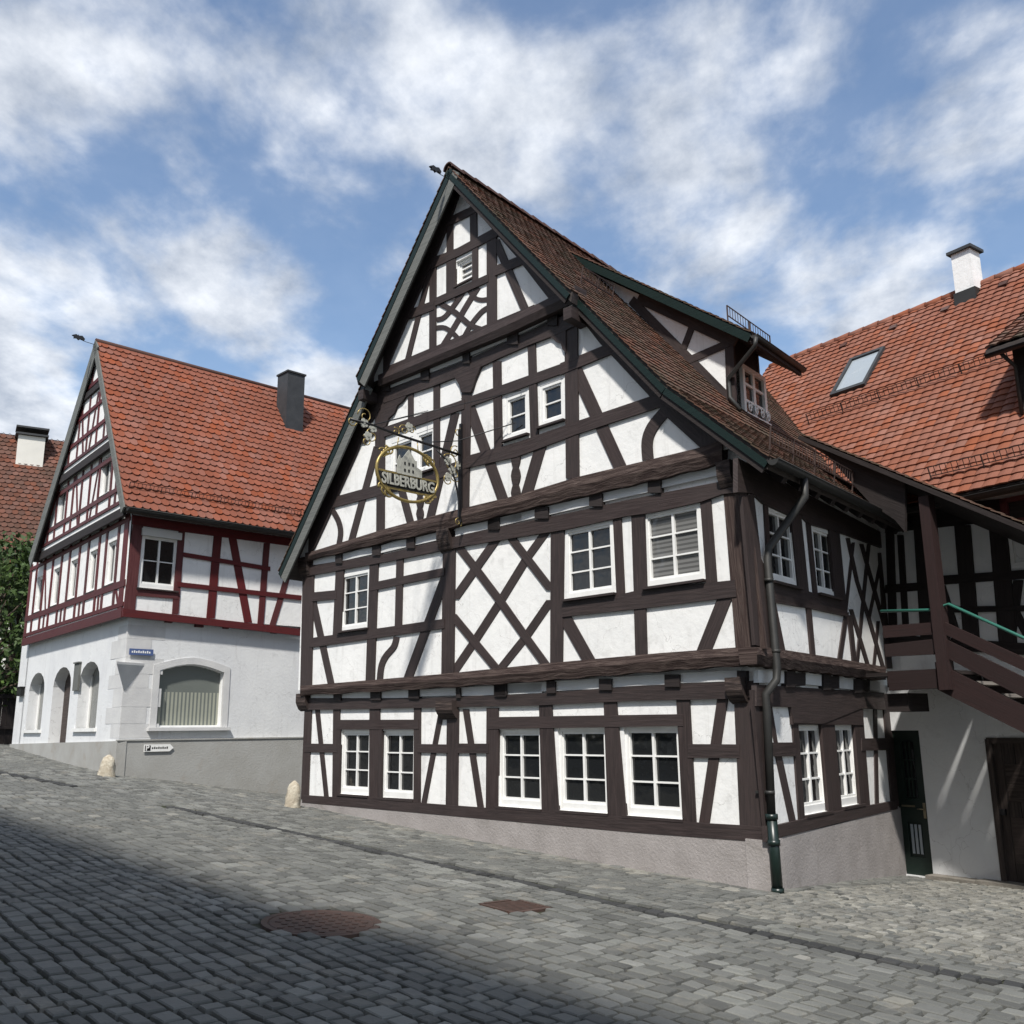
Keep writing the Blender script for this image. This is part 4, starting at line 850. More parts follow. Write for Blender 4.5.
gbox('beam', -.1, vt-.03, GU, vt-.03, .2, .15); gbox('rail', -.1, vt+.16, GU, vt+.16, .09, .15); gbox('rail', -.1, vt+.62, GU, vt+.62, .15, .15); gbox('rail', -.1, ve-.14, GU, ve-.14, .1, .15)
gbox('post', .12, vt, .12, ve, .28, .15); gbox('post', GU-.12, vt, GU-.12, ve, .22, .15)
for a, b in fwin:
    gbox('post', a-.12, vt+.2, a-.12, ve, .13, .15); gbox('post', b+.12, vt+.2, b+.12, ve, .13, .15)
for u in (1.75, 3.25, 4.85, 6.5): gbox('post', u, vt+.2, u, vt+.6, .1, .15)
gbox('brace', .3, vt+.2, .55, vt+.6, .1, .15); gbox('brace', 6.9, ve-.2, 6.45, vt+.65, .1, .15)
# jetty of storey 2
for lv, o in ((1, .28), (2, .36)):
    v = lev[lv]; a, b = gu(v+.1, -1)+.3, gu(v+.1, 1)-.45
    if lv == 1: a = max(a, -.1)
    gbox('beam', a, v+.0, b, v+.0, .2, o, 'timber_black' if lv == 1 else 'timber_black'); gbox('rail', a, v+.27, b, v+.27, .08, o)
for v in (lev[1]+.62, lev[1]+1.5): gbox('rail', gu(v, -1)+.2, v, gu(v, 1)-.2, v, .11, .28)
for i, u in enumerate((.7, 1.1, 2.05, 2.8, 3.5, 4.25, 4.8, 5.75, 6.4)):
    top = min(lev[2]-.1, gzr(u)-.3); gbox('post', u, lev[1]+.3, u, top, .11, .28)
for (a, b) in ((.0, .6), (2.6, 2.15), (3.6, 4.1), (6.9, 6.5), (7.5, 7.1)): gbox('brace', a, lev[1]+.3, b, min(lev[2]-.1, gzr(b)-.3), .1, .28)
gbox('beam', gu(lev[3], -1)+.2, lev[3], gu(lev[3], 1)-.35, lev[3], .16, .37, 'timber_black')
for v in (lev[2]+.75, lev[2]+1.35, lev[3]+.2): gbox('rail', gu(v, -1)+.2, v, gu(v, 1)-.2, v, .1, .36)
for u in (1.75, 2.35, 3.15, 3.95, 4.7, 5.3): gbox('post', u, lev[2]+.3, u, gzr(u)-.35, .1, .36)
for (a, b) in ((1.4, 2.0), (2.9, 2.5), (3.4, 3.85), (5.6, 5.0)): gbox('brace', a, lev[2]+.3, b, min(lev[2]+1.7, gzr(b)-.3), .1, .36)
# raking timbers under the verge
gbox('rail', gu(ve, -1)+.62, ve+.2, ga_u, gtop-.3, .16, .28); gbox('rail', gu(ve, 1)-.3, ve+.2, ga_u, gtop-.32, .16, .285)
# other walls
mb = MB(); mb.box(L.P(LLEN, -1.5, 0), -L.n*7., V3(0, 0, ve+1.5), L.t*.1)
pA = G.P(GU, -1.5, 0); mb.box(pA, L.t*5.5, V3(0, 0, ve+1.6), -G.t*.15); mb.build('wall', M['plaster_old'], HL)
# roof of the left house: profile in gable u, swept along L.t
def gw_(u, w, z): p = G.p+G.t*u+L.t*w; return V3(p[0], p[1], z)
fr = gw_
wend = 8.0
er, el, ap = (ge_r[0], ve-.02), (ge_l[0], ve), (ga_u, gtop)
mb = extr([er, ap, el, (el[0]-.15, el[1]-.1), (ap[0], ap[1]-.22), (er[0]+.12, er[1]-.1)], -VL+.02, wend, None, gw_); roofL = mb.build('roof', M['under'], HL)
def gslope(a, b): d = gw_(b[0], 0, b[1])-gw_(a[0], 0, a[1]); l = np.linalg.norm(d); return d/l, l
sr, lr = gslope(er, ap); mb = MB(); tiles(mb, gw_(er[0], -VL, er[1]), L.t, sr, wend+VL, lr, .185, .215, th=.024, round_=.8, jit=.006)
sr2, lr2 = gslope(el, ap); tiles(mb, gw_(el[0], -VL, el[1]), L.t, sr2, wend+VL, lr2, .185, .3, th=.02, round_=.8)
mb.build('tile_covering', M['tile_red'], roofL)
mb = MB(); mb.tube([gw_(ga_u, -VL-.02, gtop-.01), gw_(ga_u, wend, gtop-.01)], .07, 8, .5); mb.build('ridge_tiles', M['ridge_tile'], roofL)
for a, b, d0, d1 in ((er, ap, .0, .2), (ap, el, .0, .40)):
    extr(band(a, b, d0, d1), -VL-.035, -VL, None, gw_).build('barge_board', M['grey_board'], HL)
Ln = np.cross(L.t, sr); Ln = Ln/np.linalg.norm(Ln); Ln = Ln if Ln[2] > 0 else -Ln
RLp = Plane(gw_(er[0], 0, er[1]), Ln)
a, b = RLp.at(129, 488, .02), RLp.at(300, 517, .02); snow_guard(roofL, (a, a+L.t*float((b-a) @ L.t)), .13, V3(0, 0, 1)*.7+Ln*.5, 20)
gutter(gw_(er[0]-.05, -VL+.03, er[1]-.02), gw_(er[0]-.05, wend-.3, er[1]-.02), M['zinc'], HL)
# slate clad chimney
cc = RLp.at(294, 431); mb = MB(); s_ = .62; o = cc-L.t*.27-L.n*.0; mb.box(V3(o[0], o[1], cc[2]-.6), L.t*.55, -L.n*.55, V3(0, 0, 2.3)); mb.build('chimney', M['slate'], roofL)
mb = MB(); mb.box(V3(o[0], o[1], cc[2]+1.7)-L.t*.03+L.n*.03, L.t*.61, -L.n*.61, V3(0, 0, .05)); mb.build('chimney_cap', M['zinc'], roofL)
finial(HL, gw_(ga_u, -VL-.05, gtop-.12), G.n, .62)
# ================================================================ rear wing with the orange roof
HB = empty('rear_wing_house', tuple(B.p), 'rear wing on the right with orange tiled roof, roof window and white chimney', 'house')
uS = corner(B, 0, S, .0); print('uS', uS)
gd = rect_of(B, 0, [(890, 731), (914, 730), (934, 873), (908, 879)]); gd = [gd[0]-.03, -.005, gd[2], gd[3]]
bd0, bdt = B.uv(995, 742, 0)
b_l, b_b = (B.uv(988, 743, 0)[0]+B.uv(1003, 886, 0)[0])/2, B.uv(1010, 886, 0)[1]
bd = (b_l-1.05, b_l, b_b, bdt)
EAVEV = 4.95
print('B', uS, gd, bd, 'eave', B.uv(1000, 486, .5))
wallface('wall', B, [(uS+.2, -1.6), (-7.5, -1.6), (-7.5, 2.25), (uS+.2, 2.25)], [gd, bd], 0, M['plaster_old'], HB, .15)
wallface('wall', B, [(uS-.1, 2.2), (-7.5, 2.2), (-7.5, EAVEV+.1), (uS-.1, EAVEV+.1)], [], -.02, M['plaster'], HB)
# green glazed door
u0, u1, v0, v1 = gd; mb = MB(); h = v1-v0; wd_ = u1-u0; o_ = -.03
wbox(mb, B, u0+.004, u0+.12, v0, v1, o_, .06); wbox(mb, B, u1-.12, u1-.004, v0, v1, o_, .06)
for a, b in ((0, .12), (.36, .52), (.93, 1.)): wbox(mb, B, u0+.12, u1-.12, v0+h*a, v0+h*b, o_, .06)
wbox(mb, B, u0+.12, u1-.12, v0, v1, o_-.03, .02)
gdo = mb.build('door', M['green_door'], HB)
mb = MB()
k = (wd_-.28)/3
for i in range(3): wbox(mb, B, u0+.15+i*k, u0+.15+i*k+k*.6, v0+h*.145, v0+h*.345, o_-.012, .01)
mb.build('lower_glazing', M['glass_sky'], gdo)
mb = MB(); g0 = MB(); wbox(g0, B, u0+.15, u1-.15, v0+h*.53, v0+h*.92, o_-.022, .01); g0.build('pane', M['glass'], gdo)
for i in (1, 2): c = u0+.15+(wd_-.3)*i/3; wbox(mb, B, c-.012, c+.012, v0+h*.53, v0+h*.92, o_-.005, .02)
for j in (1, 2): c = v0+h*(.53+.39*j/3); wbox(mb, B, u0+.15, u1-.15, c-.012, c+.012, o_-.006, .02)
mb.build('glazing_bars', M['green_door'], gdo)
mb = MB(); hh = v0+h*.44; wbox(mb, B, u0+.03, u0+.07, hh-.1, hh+.12, o_+.01, .01); mb.tube([B.P(u0+.05, hh+.03, o_), B.P(u0+.05, hh+.03, o_+.05), B.P(u0+.14, hh+.03, o_+.05)], .009, 8); mb.build('handle', M['brass'], gdo)
mb = MB(); wbox(mb, B, u0+.2, u0+.42, hh+.05, hh+.075, o_+.012, .01); mb.build('letter_slot', M['brass'], gdo)
# old plank door
u0, u1, v0, v1 = bd; mb = MB()
for i in range(6): a = u0+(u1-u0)*i/6; wbox(mb, B, a+.004, a+(u1-u0)/6-.004, v0+.02, v1-.02, -.04-.003*(i % 2), .04)
bdo = mb.build('door', M['old_door'], HB)
mb = MB(); wbox(mb, B, u1-.06, u1+.02, v0, v1+.04, .02, .12); wbox(mb, B, u0-.02, u0+.06, v0, v1+.04, .02, .12); wbox(mb, B, u0, u1, v1-.02, v1+.06, .018, .12)
wbox(mb, B, u0+.2, u1-.2, v0+.3, v0+.9, -.03, .01); wbox(mb, B, u0+.2, u1-.2, v0+1.1, v1-.3, -.031, .01); mb.build('door_frame', M['old_door'], bdo)
mb = MB(); wbox(mb, B, u1-.14, u1-.06, (v0+v1)/2-.03, (v0+v1)/2+.05, .0, .05); mb.build('lock_case', M['iron'], bdo)
# stone ledge at the foot of the wall
mb = MB()
for i in range(6):
    a = gd[0]-.02-i*.75; z = gz(*(B.P(a, 0, .2)[:2])); wbox(mb, B, a-.74, a, -1.2, z+.05, .24, .3)
mb.build('footing_ledge', M['ledge'], HB)
# upper storey timbers (deep in shade)
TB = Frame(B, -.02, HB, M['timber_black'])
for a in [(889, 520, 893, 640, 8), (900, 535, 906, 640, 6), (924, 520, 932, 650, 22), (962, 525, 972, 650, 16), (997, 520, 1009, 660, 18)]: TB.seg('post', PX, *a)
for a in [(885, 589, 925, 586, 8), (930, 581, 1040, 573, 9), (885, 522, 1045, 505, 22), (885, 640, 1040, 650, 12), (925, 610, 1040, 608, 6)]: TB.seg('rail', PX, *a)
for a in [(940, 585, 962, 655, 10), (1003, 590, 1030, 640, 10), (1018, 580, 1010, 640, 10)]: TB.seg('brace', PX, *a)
wb = rect_of(B, -.02, [(1009, 535), (1045, 528), (1050, 568), (1012, 565)]); window(B, -.0, wb, HB, 2, 2, 'glass', sill=False)
mb = MB(); q = rect_of(B, .05, [(1001, 500), (1050, 488), (1050, 520), (1001, 524)]); 
for a in ((q[0], q[1], q[2], q[2]+.07), (q[0], q[1], q[3]-.07, q[3]), (q[1]-.1, q[1], q[2], q[3])): wbox(mb, B, *a, .06, .08)
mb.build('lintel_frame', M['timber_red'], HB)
# orange roof
PIT = radians(50); UB = V3(0, 0, sin(PIT))-B.n*cos(PIT); e0 = B.at(1000, 486, .5); ev = float(e0[2]); NB = B.n*sin(PIT)+V3(0, 0, cos(PIT))
BR = Plane(e0, NB); rg = BR.at(950, 296.5); RLEN = float((rg-e0) @ UB)
uL_, uR_ = 4.8, -9.
print('Broof', RLEN, 'ridge z', rg[2], BR.at(800, 352))
def BP(u, s, off=0): return B.P(u, ev, .5)+UB*s+NB*off
mb = MB(); mb.box(BP(uR_, 0, -.16), -B.t*(uR_-uL_), UB*RLEN, NB*.15); roofB = mb.build('roof', M['under'], HB)
mb = MB(); O_ = BP(uR_, RLEN, -.17); mb.box(O_, -B.t*(uR_-uL_), -B.n*cos(PIT)*RLEN-V3(0, 0, sin(PIT)*RLEN), V3(0, 0, .1)); mb.build('rear_slope', M['tile_orange'], roofB)
mb = MB(); 
tiles(mb, BP(uR_, 0), B.t, UB, uL_-uR_, RLEN, .19, .165, th=.02, round_=.25, stag=False, curve=.022, jit=.004); mb.build('tile_covering', M['tile_orange'], roofB)
mb = MB(); k = int((uL_-uR_)/.36)
for i in range(k):
    a = BP(uR_+i*.36, RLEN, .0)+V3(0, 0, -.03+rng.uniform(-.006, .006)); b = a+B.t*.39; mb.tube([a, b], [.11, .095], 10, rng.rand())
mb.build('ridge_tiles', M['tile_orange'], roofB)
gutter(BP(uR_, -.05, -.03), BP(-.6, -.05, -.03), M['zinc'], HB, .06)
for (p, q, hgt) in (((809, 424), (1010, 357), .16), ((932, 481), (1045, 450), .17)):
    a, b = BR.at(*p, .02), BR.at(*q, .02); b = a+B.t*float((b-a) @ B.t); snow_guard(roofB, (a, b), hgt, NB*.6+V3(0, 0, .8), 10)
# roof window
sk = [BR.at(x, y, .07) for x, y in ((845.6, 361), (879, 349.5), (870.5, 383), (835.5, 393.5))]
cs = sum(sk)/4; wv = float(np.linalg.norm(sk[1]-sk[0])); hv = float(np.linalg.norm(sk[3]-sk[0])); a_ = cs-B.t*wv/2*-1; 
mb = MB(); bx = lambda u0, u1, s0, s1, h0, hh, mb: mb.box(cs+B.t*u0+UB*s0+NB*(h0-.07), B.t*(u1-u0), UB*(s1-s0), NB*hh)
W2, H2 = wv/2, hv/2
for a in ((-W2, W2, -H2, -H2+.09), (-W2, W2, H2-.07, H2), (-W2, -W2+.07, -H2+.09, H2-.07), (W2-.07, W2, -H2+.09, H2-.07)): bx(*a, 0, .1, mb)
sko = mb.build('roof_window', M['slate'], roofB); mb = MB(); bx(-W2+.06, W2-.06, -H2+.08, H2-.06, .02, .04, mb); mb.build('pane', M['glass_sky'], sko)
mb = MB(); bx(-W2-.08, W2+.08, -H2-.28, -H2, .0, .012, mb); mb.build('flashing', M['zinc'], roofB)
# tile vents
for x, y in ((893, 330), (945, 312), (843, 348), (1003, 287)):
    mb = MB(); p = BR.at(x, y, .02); mb.box(p-B.t*.08, B.t*.16, UB*.12, NB*.05); mb.build('tile_vent', M['ridge_tile'], roofB)
# white chimney
cb_ = BR.at(957, 306); c2 = BR.at(980, 298); cw = .8*abs(float((c2-cb_) @ B.t)); o = cb_; zt = CAM[2]+0
pt = Plane(cb_+B.n*.02, B.n).at(948.5, 256); H_ch = float(pt[2]-cb_[2])
mb = MB(); mb.box(V3(o[0], o[1], o[2]-.3), -B.t*cw, -B.n*.36, V3(0, 0, H_ch+.3)); ch = mb.build('chimney', M['plaster'], roofB)
mb = MB(); mb.box(V3(o[0], o[1], o[2]+H_ch)+B.t*.06+B.n*.06, -B.t*(cw+.12), -B.n*.48, V3(0, 0, .06)); mb.build('chimney_cap', M['slate'], roofB)
mb = MB(); mb.box(V3(o[0], o[1], o[2]-.25)+B.t*.03+B.n*.03, -B.t*(cw+.06), -B.n*.42, V3(0, 0, .5)); mb.build('chimney_apron', M['zinc'], roofB)
# dormer at the right edge
dp0 = BR.at(1021, 416); du = float((dp0-B.p) @ B.t); ds = float((dp0-BP(0, 0)) @ UB)
dpl = Plane(dp0, B.n); dt_ = dpl.at(1012, 350)
hD = float(dt_[2]-dp0[2]); mb = MB(); fb = V3(dp0[0], dp0[1], dp0[2]-.1)
depth = hD/math.tan(PIT)*1.25+.9
mb.box(fb, -B.t*2.4, -B.n*depth, V3(0, 0, hD+.1)); dB = mb.build('dormer', M['timber_black'], HB)
lo = dt_+B.n*.36+B.t*.22+V3(0, 0, -.1); sl_ = -B.n*cos(.6)+V3(0, 0, sin(.6)); ln = 3.0
mb = MB(); mb.box(lo, -B.t*3.4, sl_*ln, V3(0, 0, .08)); mb.build('dormer_roof', M['under'], dB)
mb = MB(); tiles(mb, lo-B.t*3.4+V3(0, 0, .1), B.t, sl_, 3.4, ln, .19, .165, th=.02, round_=.25, stag=False, curve=.02); mb.build('dormer_tiles', M['tile_brown'], dB)
gutter(lo-B.t*3.4, lo+V3(0, 0, 0), M['iron'], dB, .05)
mb = MB(); mb.tube([lo-B.t*.2, dp0+B.n*.07-B.t*.05+V3(0, 0, hD-.3), dp0+B.n*.07-B.t*.05], .03, 8); mb.build('dormer_downpipe', M['zinc'], dB)
# catslide roof over the stairs
pf_ = 1.45
PR = [B.uv(x, y, pf_) for x, y in ((806, 436), (864, 460.5), (951, 494), (1024, 524))]
m_, c_ = np.polyfit([p[0] for p in PR], [p[1] for p in PR], 1); print('porch', PR, m_)
ua, ub = PR[0][0]+.1, -4.3; va, vb2 = m_*ua+c_, m_*ub+c_
P0, P1 = B.P(ua, va, pf_), B.P(ub, vb2, pf_); dd = P1-P0; ll = np.linalg.norm(dd); dd /= ll; nn = np.cross(dd, B.n); nn = nn if nn[2] > 0 else -nn
bkd = -B.n*cos(.26)-V3(0, 0, sin(.26)); mb = MB(); mb.box(P0-nn*.07, dd*ll, bkd*(pf_+.1), nn*.05); prf = mb.build('stair_roof', M['timber_black'], HB)
mb = MB(); tiles(mb, P1+bkd*(pf_+.1), -bkd, -dd, pf_+.12, ll, .175, .15); mb.build('stair_roof_tiles', M['tile_brown'], prf)
mb = MB(); mb.box(P0-nn*.085+B.n*.001, dd*ll, B.n*.025, nn*.065); mb.build('stair_roof_barge_board', M['timber_black'], prf)
# dark boarded cheek between main eave and stair roof
mb = MB(); pl = Plane(B.P(0, 0, pf_-.12), B.n)
mb.prism([pl.at(x, y) for x, y in ((822, 450), (905, 480), (905, 532), (895, 520), (872, 505))], B.n, .05); mb.build('boarded_cheek', M['timber_black'], prf)
# ================================================================ outdoor staircase
so_ = 1.3; PS = Plane(B.P(0, 0, so_), B.n)
ul, vl = B.uv(938, 680, so_); ur2, vr2 = B.uv(1024, 720, so_); sm = (vr2-vl)/(ur2-ul)
print('stair', ul, vl, ur2, vr2, 'slope', sm)
ST = empty('outdoor_staircase', tuple(B.P(ul, gz(*B.P(ul, 0, so_)[:2]), so_)), 'red-brown wooden outdoor staircase with green handrail climbing to a covered landing at the rear wing', 'staircase')
gr_ = gz(*B.P(ul-3.5, 0, so_)[:2])
ue = ul-(vl-gr_)/sm
def sbeam(name, pts, th, off=so_, m='stair_red'):
    mb = MB(); mb.prism([B.P(u, v, off) for u, v in pts], B.n, th); return mb.build(name, M[m], ST)
def pxuv(pts, off=so_): return [B.uv(x, y, off) for x, y in pts]
tp = [B.uv(947, 668, so_), B.uv(1024, 706, so_), B.uv(1024, 733, so_), B.uv(946, 694, so_)]
def extend(p, q, u): return (u, p[1]+(q[1]-p[1])*(u-p[0])/(q[0]-p[0]))
sbeam('stringer', [extend(tp[0], tp[1], ul+.02), extend(tp[0], tp[1], ue), extend(tp[3], tp[2], ue), extend(tp[3], tp[2], ul+.02)], .07)
sbeam('stringer', [extend(tp[0], tp[1], ul+.02), extend(tp[0], tp[1], ue), extend(tp[3], tp[2], ue), extend(tp[3], tp[2], ul+.02)], .07, .12)
for a, b, c, d in (((942, 621), (1024, 658), (1024, 671), (943, 633.5)), ((944, 638.5), (1024, 677.5), (1024, 698), (945, 657))):
    q = pxuv((a, b, c, d), so_+.03); sbeam('railing_board', [extend(q[0], q[1], ul), extend(q[0], q[1], ue), extend(q[3], q[2], ue), extend(q[3], q[2], ul)], .035, so_+.03)
uS2 = B.uv(885, 640, so_)[0]; uS3 = corner(B, so_, S, .12)
for a, b, c, d in (((886, 625.5), (930, 622.5), (931, 634.5), (887, 637.5)), ((888, 644), (932, 639), (933, 654.5), (889, 656.5))):
    q = pxuv((a, b, c, d), so_+.03); sbeam('railing_board', [(uS2, q[0][1]), (ul+.0, q[1][1]), (ul+.0, q[2][1]), (uS2, q[3][1])], .035, so_+.03)
q = pxuv(((883, 671.5), (938, 668.6), (939.7, 688), (882, 691)), so_+.02); sbeam('landing_beam', [(uS2, q[0][1]), (ul, q[1][1]), (ul, q[2][1]), (uS2, q[3][1])], .1, so_+.02)
zl = q[0][1]; mb = MB(); wbox(mb, B, ul, uS2+.3, zl-.05, zl, 0, 0.01)
mb = MB(); mb.box(B.P(ul, zl-.06, .0), B.t*(uS3-ul-.02), V3(0, 0, .05), B.n*(so_-.08)); mb.build('landing', M['timber_black'], ST)
for i in range(3): mb = MB(); u = ul+.1+i*(uS2-ul-.1)/2; mb.box(B.P(u, zl-.22, .02), B.t*.1, V3(0, 0, .15), B.n*(so_-.12)); mb.build('joist', M['timber_black'], ST)
n_st = int((zl-gr_)/.178); run = .178/sm
for i in range(1, n_st+1):
    v = zl-i*.178; u = ul-i*run
    mb = MB(); mb.box(B.P(u-.02, v-.045, .1), B.t*(run+.05), V3(0, 0, .045), B.n*(so_-.16)); mb.build('tread', M['tread'], ST)
mb = MB(); ba_, bb_ = B.uv(907, 693, so_-.1), B.uv(886, 712, so_-.1); wbox(mb, B, ba_[0], bb_[0], bb_[1], ba_[1], so_-.1, .5); mb.build('beam', M['timber_black'], ST)
# post (two storeys, slightly thick)
pt0, pb0 = B.uv(918, 497, so_+.08), B.uv(941.5, 690, so_+.08); mb = MB()
mb.prism([B.P(pt0[0]+.0, pt0[1]+.0, so_+.08), B.P(pt0[0]-.15, pt0[1]+.0, so_+.08), B.P(pt0[0]-.16, pb0[1], so_+.08), B.P(pt0[0]+.0, pb0[1], so_+.08)], B.n, .15); mb.build('post', M['stair_red'], ST)
hp = [B.P(uS2+.02, *[B.uv(882, 611, so_)[1]], so_), B.at(928, 610, so_), B.at(939, 607.5, so_), B.at(948.6, 604, so_), B.at(1024, 638, so_)]; e_ = hp[-1]-hp[-2]; hp.append(hp[-1]+e_*1.6)
hp = [p+B.n*.0 for p in hp]; mb = MB(); mb.tube(hp, .021, 8); hr = mb.build('handrail', M['rail_green'], ST)
mb = MB()
for f_ in (0., .45, .9, 1.4, 1.9): p = hp[3]+e_*f_; mb.beam(p, p-V3(0, 0, .16), .02, .02)
p = hp[1]; mb.beam(p, p-V3(0, 0, .16), .02, .02); mb.build('handrail_brackets', M['rail_green'], hr)
# ================================================================ hanging sign
bu, bv = F.uv(463, 470, O2)
def SG(d, z, s=0): p = F.P(bu, z, O2+d); return p+F.t*s      # d = distance from the wall
FS = Plane(F.P(bu, 0, 0), F.t)
def sgd(x, y): p = FS.at(x, y); return float((p-F.P(bu, 0, O2)) @ F.n), float(p[2])
SI = empty('hanging_sign', tuple(SG(0, bv)), 'ornate wrought iron bracket with gilded oval sign reading SILBERBURG hanging from the gable', 'sign')
mb = MB(); zt_, zb_ = sgd(461, 424)[1], sgd(463, 520)[1]
mb.beam(SG(.05, zb_-.05), SG(.05, zt_), .05, .035, F.n); mb.beam(SG(.09, zb_-.0), SG(.09, zt_-.1), .03, .02, F.n)
arm = [sgd(*q) for q in ((460, 455), (430, 445), (400, 435.5), (372, 425), (350, 419))]; mb.tube([SG(d, z) for d, z in arm], .022, 8)
st = [sgd(*q) for q in ((437, 450), (448, 462), (455, 480), (459, 500), (461, 516))]; mb.tube([SG(d, z) for d, z in st], .016, 8)
a = sgd(432, 442); mb.tube([SG(a[0], a[1]), SG(a[0]*.5, a[1]+.03, -.25), SG(.02, bv+.5, -1.25)], .009, 6)
a = sgd(372, 425); mb.tube([SG(a[0], a[1]), SG(.02, bv+1.25, .9)], .007, 6); mb.tube([SG(a[0], a[1]), SG(.02, bv+1.0, -1.4)], .007, 6)
mb.build('bracket', M['iron'], SI)
def scroll(mb, c, r, turns=1.3, ph=0., rad=.012, sgn=1, flat=True):
    pts = []
    for q in range(22):
        t = q/21.; a = ph+sgn*turns*2*pi*t; rr = r*(1-.8*t); pts.append(SG(c[0]+rr*cos(a), c[1]+rr*sin(a)))
    mb.tube(pts, rad, 6)
for q, r, ph, sg_ in (((365, 416), .16, 0, 1), ((372, 436), .15, 2, -1), ((366, 441), .11, 1, 1), ((352, 421), .1, 3, 1), ((450, 463), .2, .5, 1), ((455, 452), .13, 2, -1), ((455, 475), .14, 4, 1), ((448, 480), .11, 1, -1), ((464, 519), .12, 1, 1), ((458, 522), .1, 4, -1), ((458, 432), .1, 2, 1), ((404, 430), .11, 0, 1), ((412, 430), .09, 3, -1), ((396, 432), .09, 1, 1)): 
    mb = MB(); scroll(mb, sgd(*q), r*.85, ph=ph, sgn=sg_, rad=.009); mb.build('scroll', M['gold'], SI)
for q in ((364, 423), (373, 428), (368, 436), (448, 461), (452, 470), (459, 466), (448, 477), (409, 427)):
    d, z = sgd(*q); mb = MB()
    for i in range(5): a_ = i*2*pi/5; c = SG(d+.045*cos(a_), z+.045*sin(a_)); mb.tube([c-F.t*.012, c+F.t*.012], .032, 7, rng.rand())
    c = SG(d, z); mb.tube([c-F.t*.02, c+F.t*.02], .02, 7); mb.build('rosette', M['silver'], SI)
cd_, cz_ = sgd(408, 474.5); hw, hh_ = .60, .43
mb = MB(); el = [SG(cd_+hw*cos(2*pi*i/48), cz_+hh_*sin(2*pi*i/48)) for i in range(48)]; mb.tube(el, .026, 8, closed=True)
for a_ in (.75, 2.35, 3.9, 5.5):
    for k_ in (-.12, 0, .12): c = (cd_+hw*cos(a_+k_), cz_+hh_*sin(a_+k_)); scroll(mb, c, .09, 1.1, a_*2+k_*9, .014)
for a_ in (1.2, 1.9): p = SG(cd_+hw*cos(a_), cz_+hh_*sin(a_)); q = sgd(408, 438); mb.tube([p, SG(p is None or cd_+hw*cos(a_)*.9, q[1]-.03)], .008, 6)
mb.build('oval_ring', M['gold'], SI)
zb0 = cz_-.13; mb = MB()
mb.prism([SG(cd_+x, zb0+z, .012) for x, z in ((-.56, -.13), (.56, -.13), (.58, .10), (-.58, .10))], F.t, .02); mb.build('name_band', M['iron'], SI)
mb = MB()
for z in (-.14, .11): mb.beam(SG(cd_-.57, zb0+z), SG(cd_+.57, zb0+z), .03, .02, F.t)
mb.build('band_trim', M['gold'], SI)
fc = bpy.data.curves.new('lettering', 'FONT'); fc.body = 'SILBERBURG'; fc.size = .235; fc.extrude = .008; fc.offset = .006; fc.align_x = 'CENTER'; fc.align_y = 'CENTER'
fo = bpy.data.objects.new('tmp', fc); COL.objects.link(fo); bpy.context.view_layer.update()
me = bpy.data.meshes.new_from_object(fo.evaluated_get(bpy.context.evaluated_depsgraph_get())); bpy.data.objects.remove(fo)
me.materials.clear(); me.materials.append(M['silver'])
sx = 1.02/max(1e-6, (max(v.co.x for v in me.vertices)-min(v.co.x for v in me.vertices)))
tside = 1 if F.t @ (SG(0, 0)-CAM) < 0 else -1
X_, Z_, N_ = -F.n, V3(0, 0, 1), F.t*tside
for v in me.vertices:
    p = SG(cd_, zb0-.015)+X_*v.co.x*sx+Z_*v.co.y+N_*(v.co.z+.026); v.co = p
lo_ = bpy.data.objects.new('lettering', me); COL.objects.link(lo_); lo_.parent = SI; lo_.matrix_parent_inverse = Matrix.Translation(SI.location).inverted()
# castle emblem above the band: a plain gabled keep with side turrets
mb = MB(); e = lambda pts, o=.02, t=.02: mb.prism([SG(cd_-x, zb0+.11+z, o*tside) for x, z in pts], F.t*tside, t)
e([(-.14, 0), (.16, 0), (.16, .26), (.12, .26), (.0, .42), (-.12, .26), (-.14, .26)]); e([(-.22, 0), (-.14, 0), (-.14, .2), (-.18, .3), (-.22, .2)], .022); e([(.16, 0), (.26, 0), (.26, .12), (.16, .16)], .022)
emb = mb.build('castle_emblem', M['silver'], SI); mb = MB()
e = lambda pts, o=.026, t=.004: mb.prism([SG(cd_-x, zb0+.11+z, o*tside) for x, z in pts], F.t*tside, t)
for x in (-.08, 0, .08):
    for z in (.05, .16): e([(x-.015, z), (x+.015, z), (x+.015, z+.045), (x-.015, z+.045)])
mb.build('emblem_windows', M['iron'], emb)
# wall lantern-like white insulator near left jetty
# ================================================================ small street things
def tagm(o, label, cat, group=None): return tag(o, label, cat, group)
# street name plate
u0, u1, v0, v1 = rect_of(L, .03, [(129, 648.5), (153, 649.5), (153, 655.5), (129, 655)])
SN = empty('street_sign', tuple(L.P((u0+u1)/2, (v0+v1)/2, .03)), 'small blue enamel street name plate on the painted corner stones of the left house', 'sign')
mb = MB(); wbox(mb, L, u0, u1, v0, v1, .05, .012); mb.build('plate', M['blue'], SN)
mb = MB()
for i in range(9): a = u0+.05+i*(u1-u0-.1)/9; wbox(mb, L, a, a+(u1-u0-.1)/9*.62, v0+(v1-v0)*.33, v0+(v1-v0)*(.62+.1*(i % 2)), .0525, .002)
mb.build('lettering', M['white_paint'], SN)
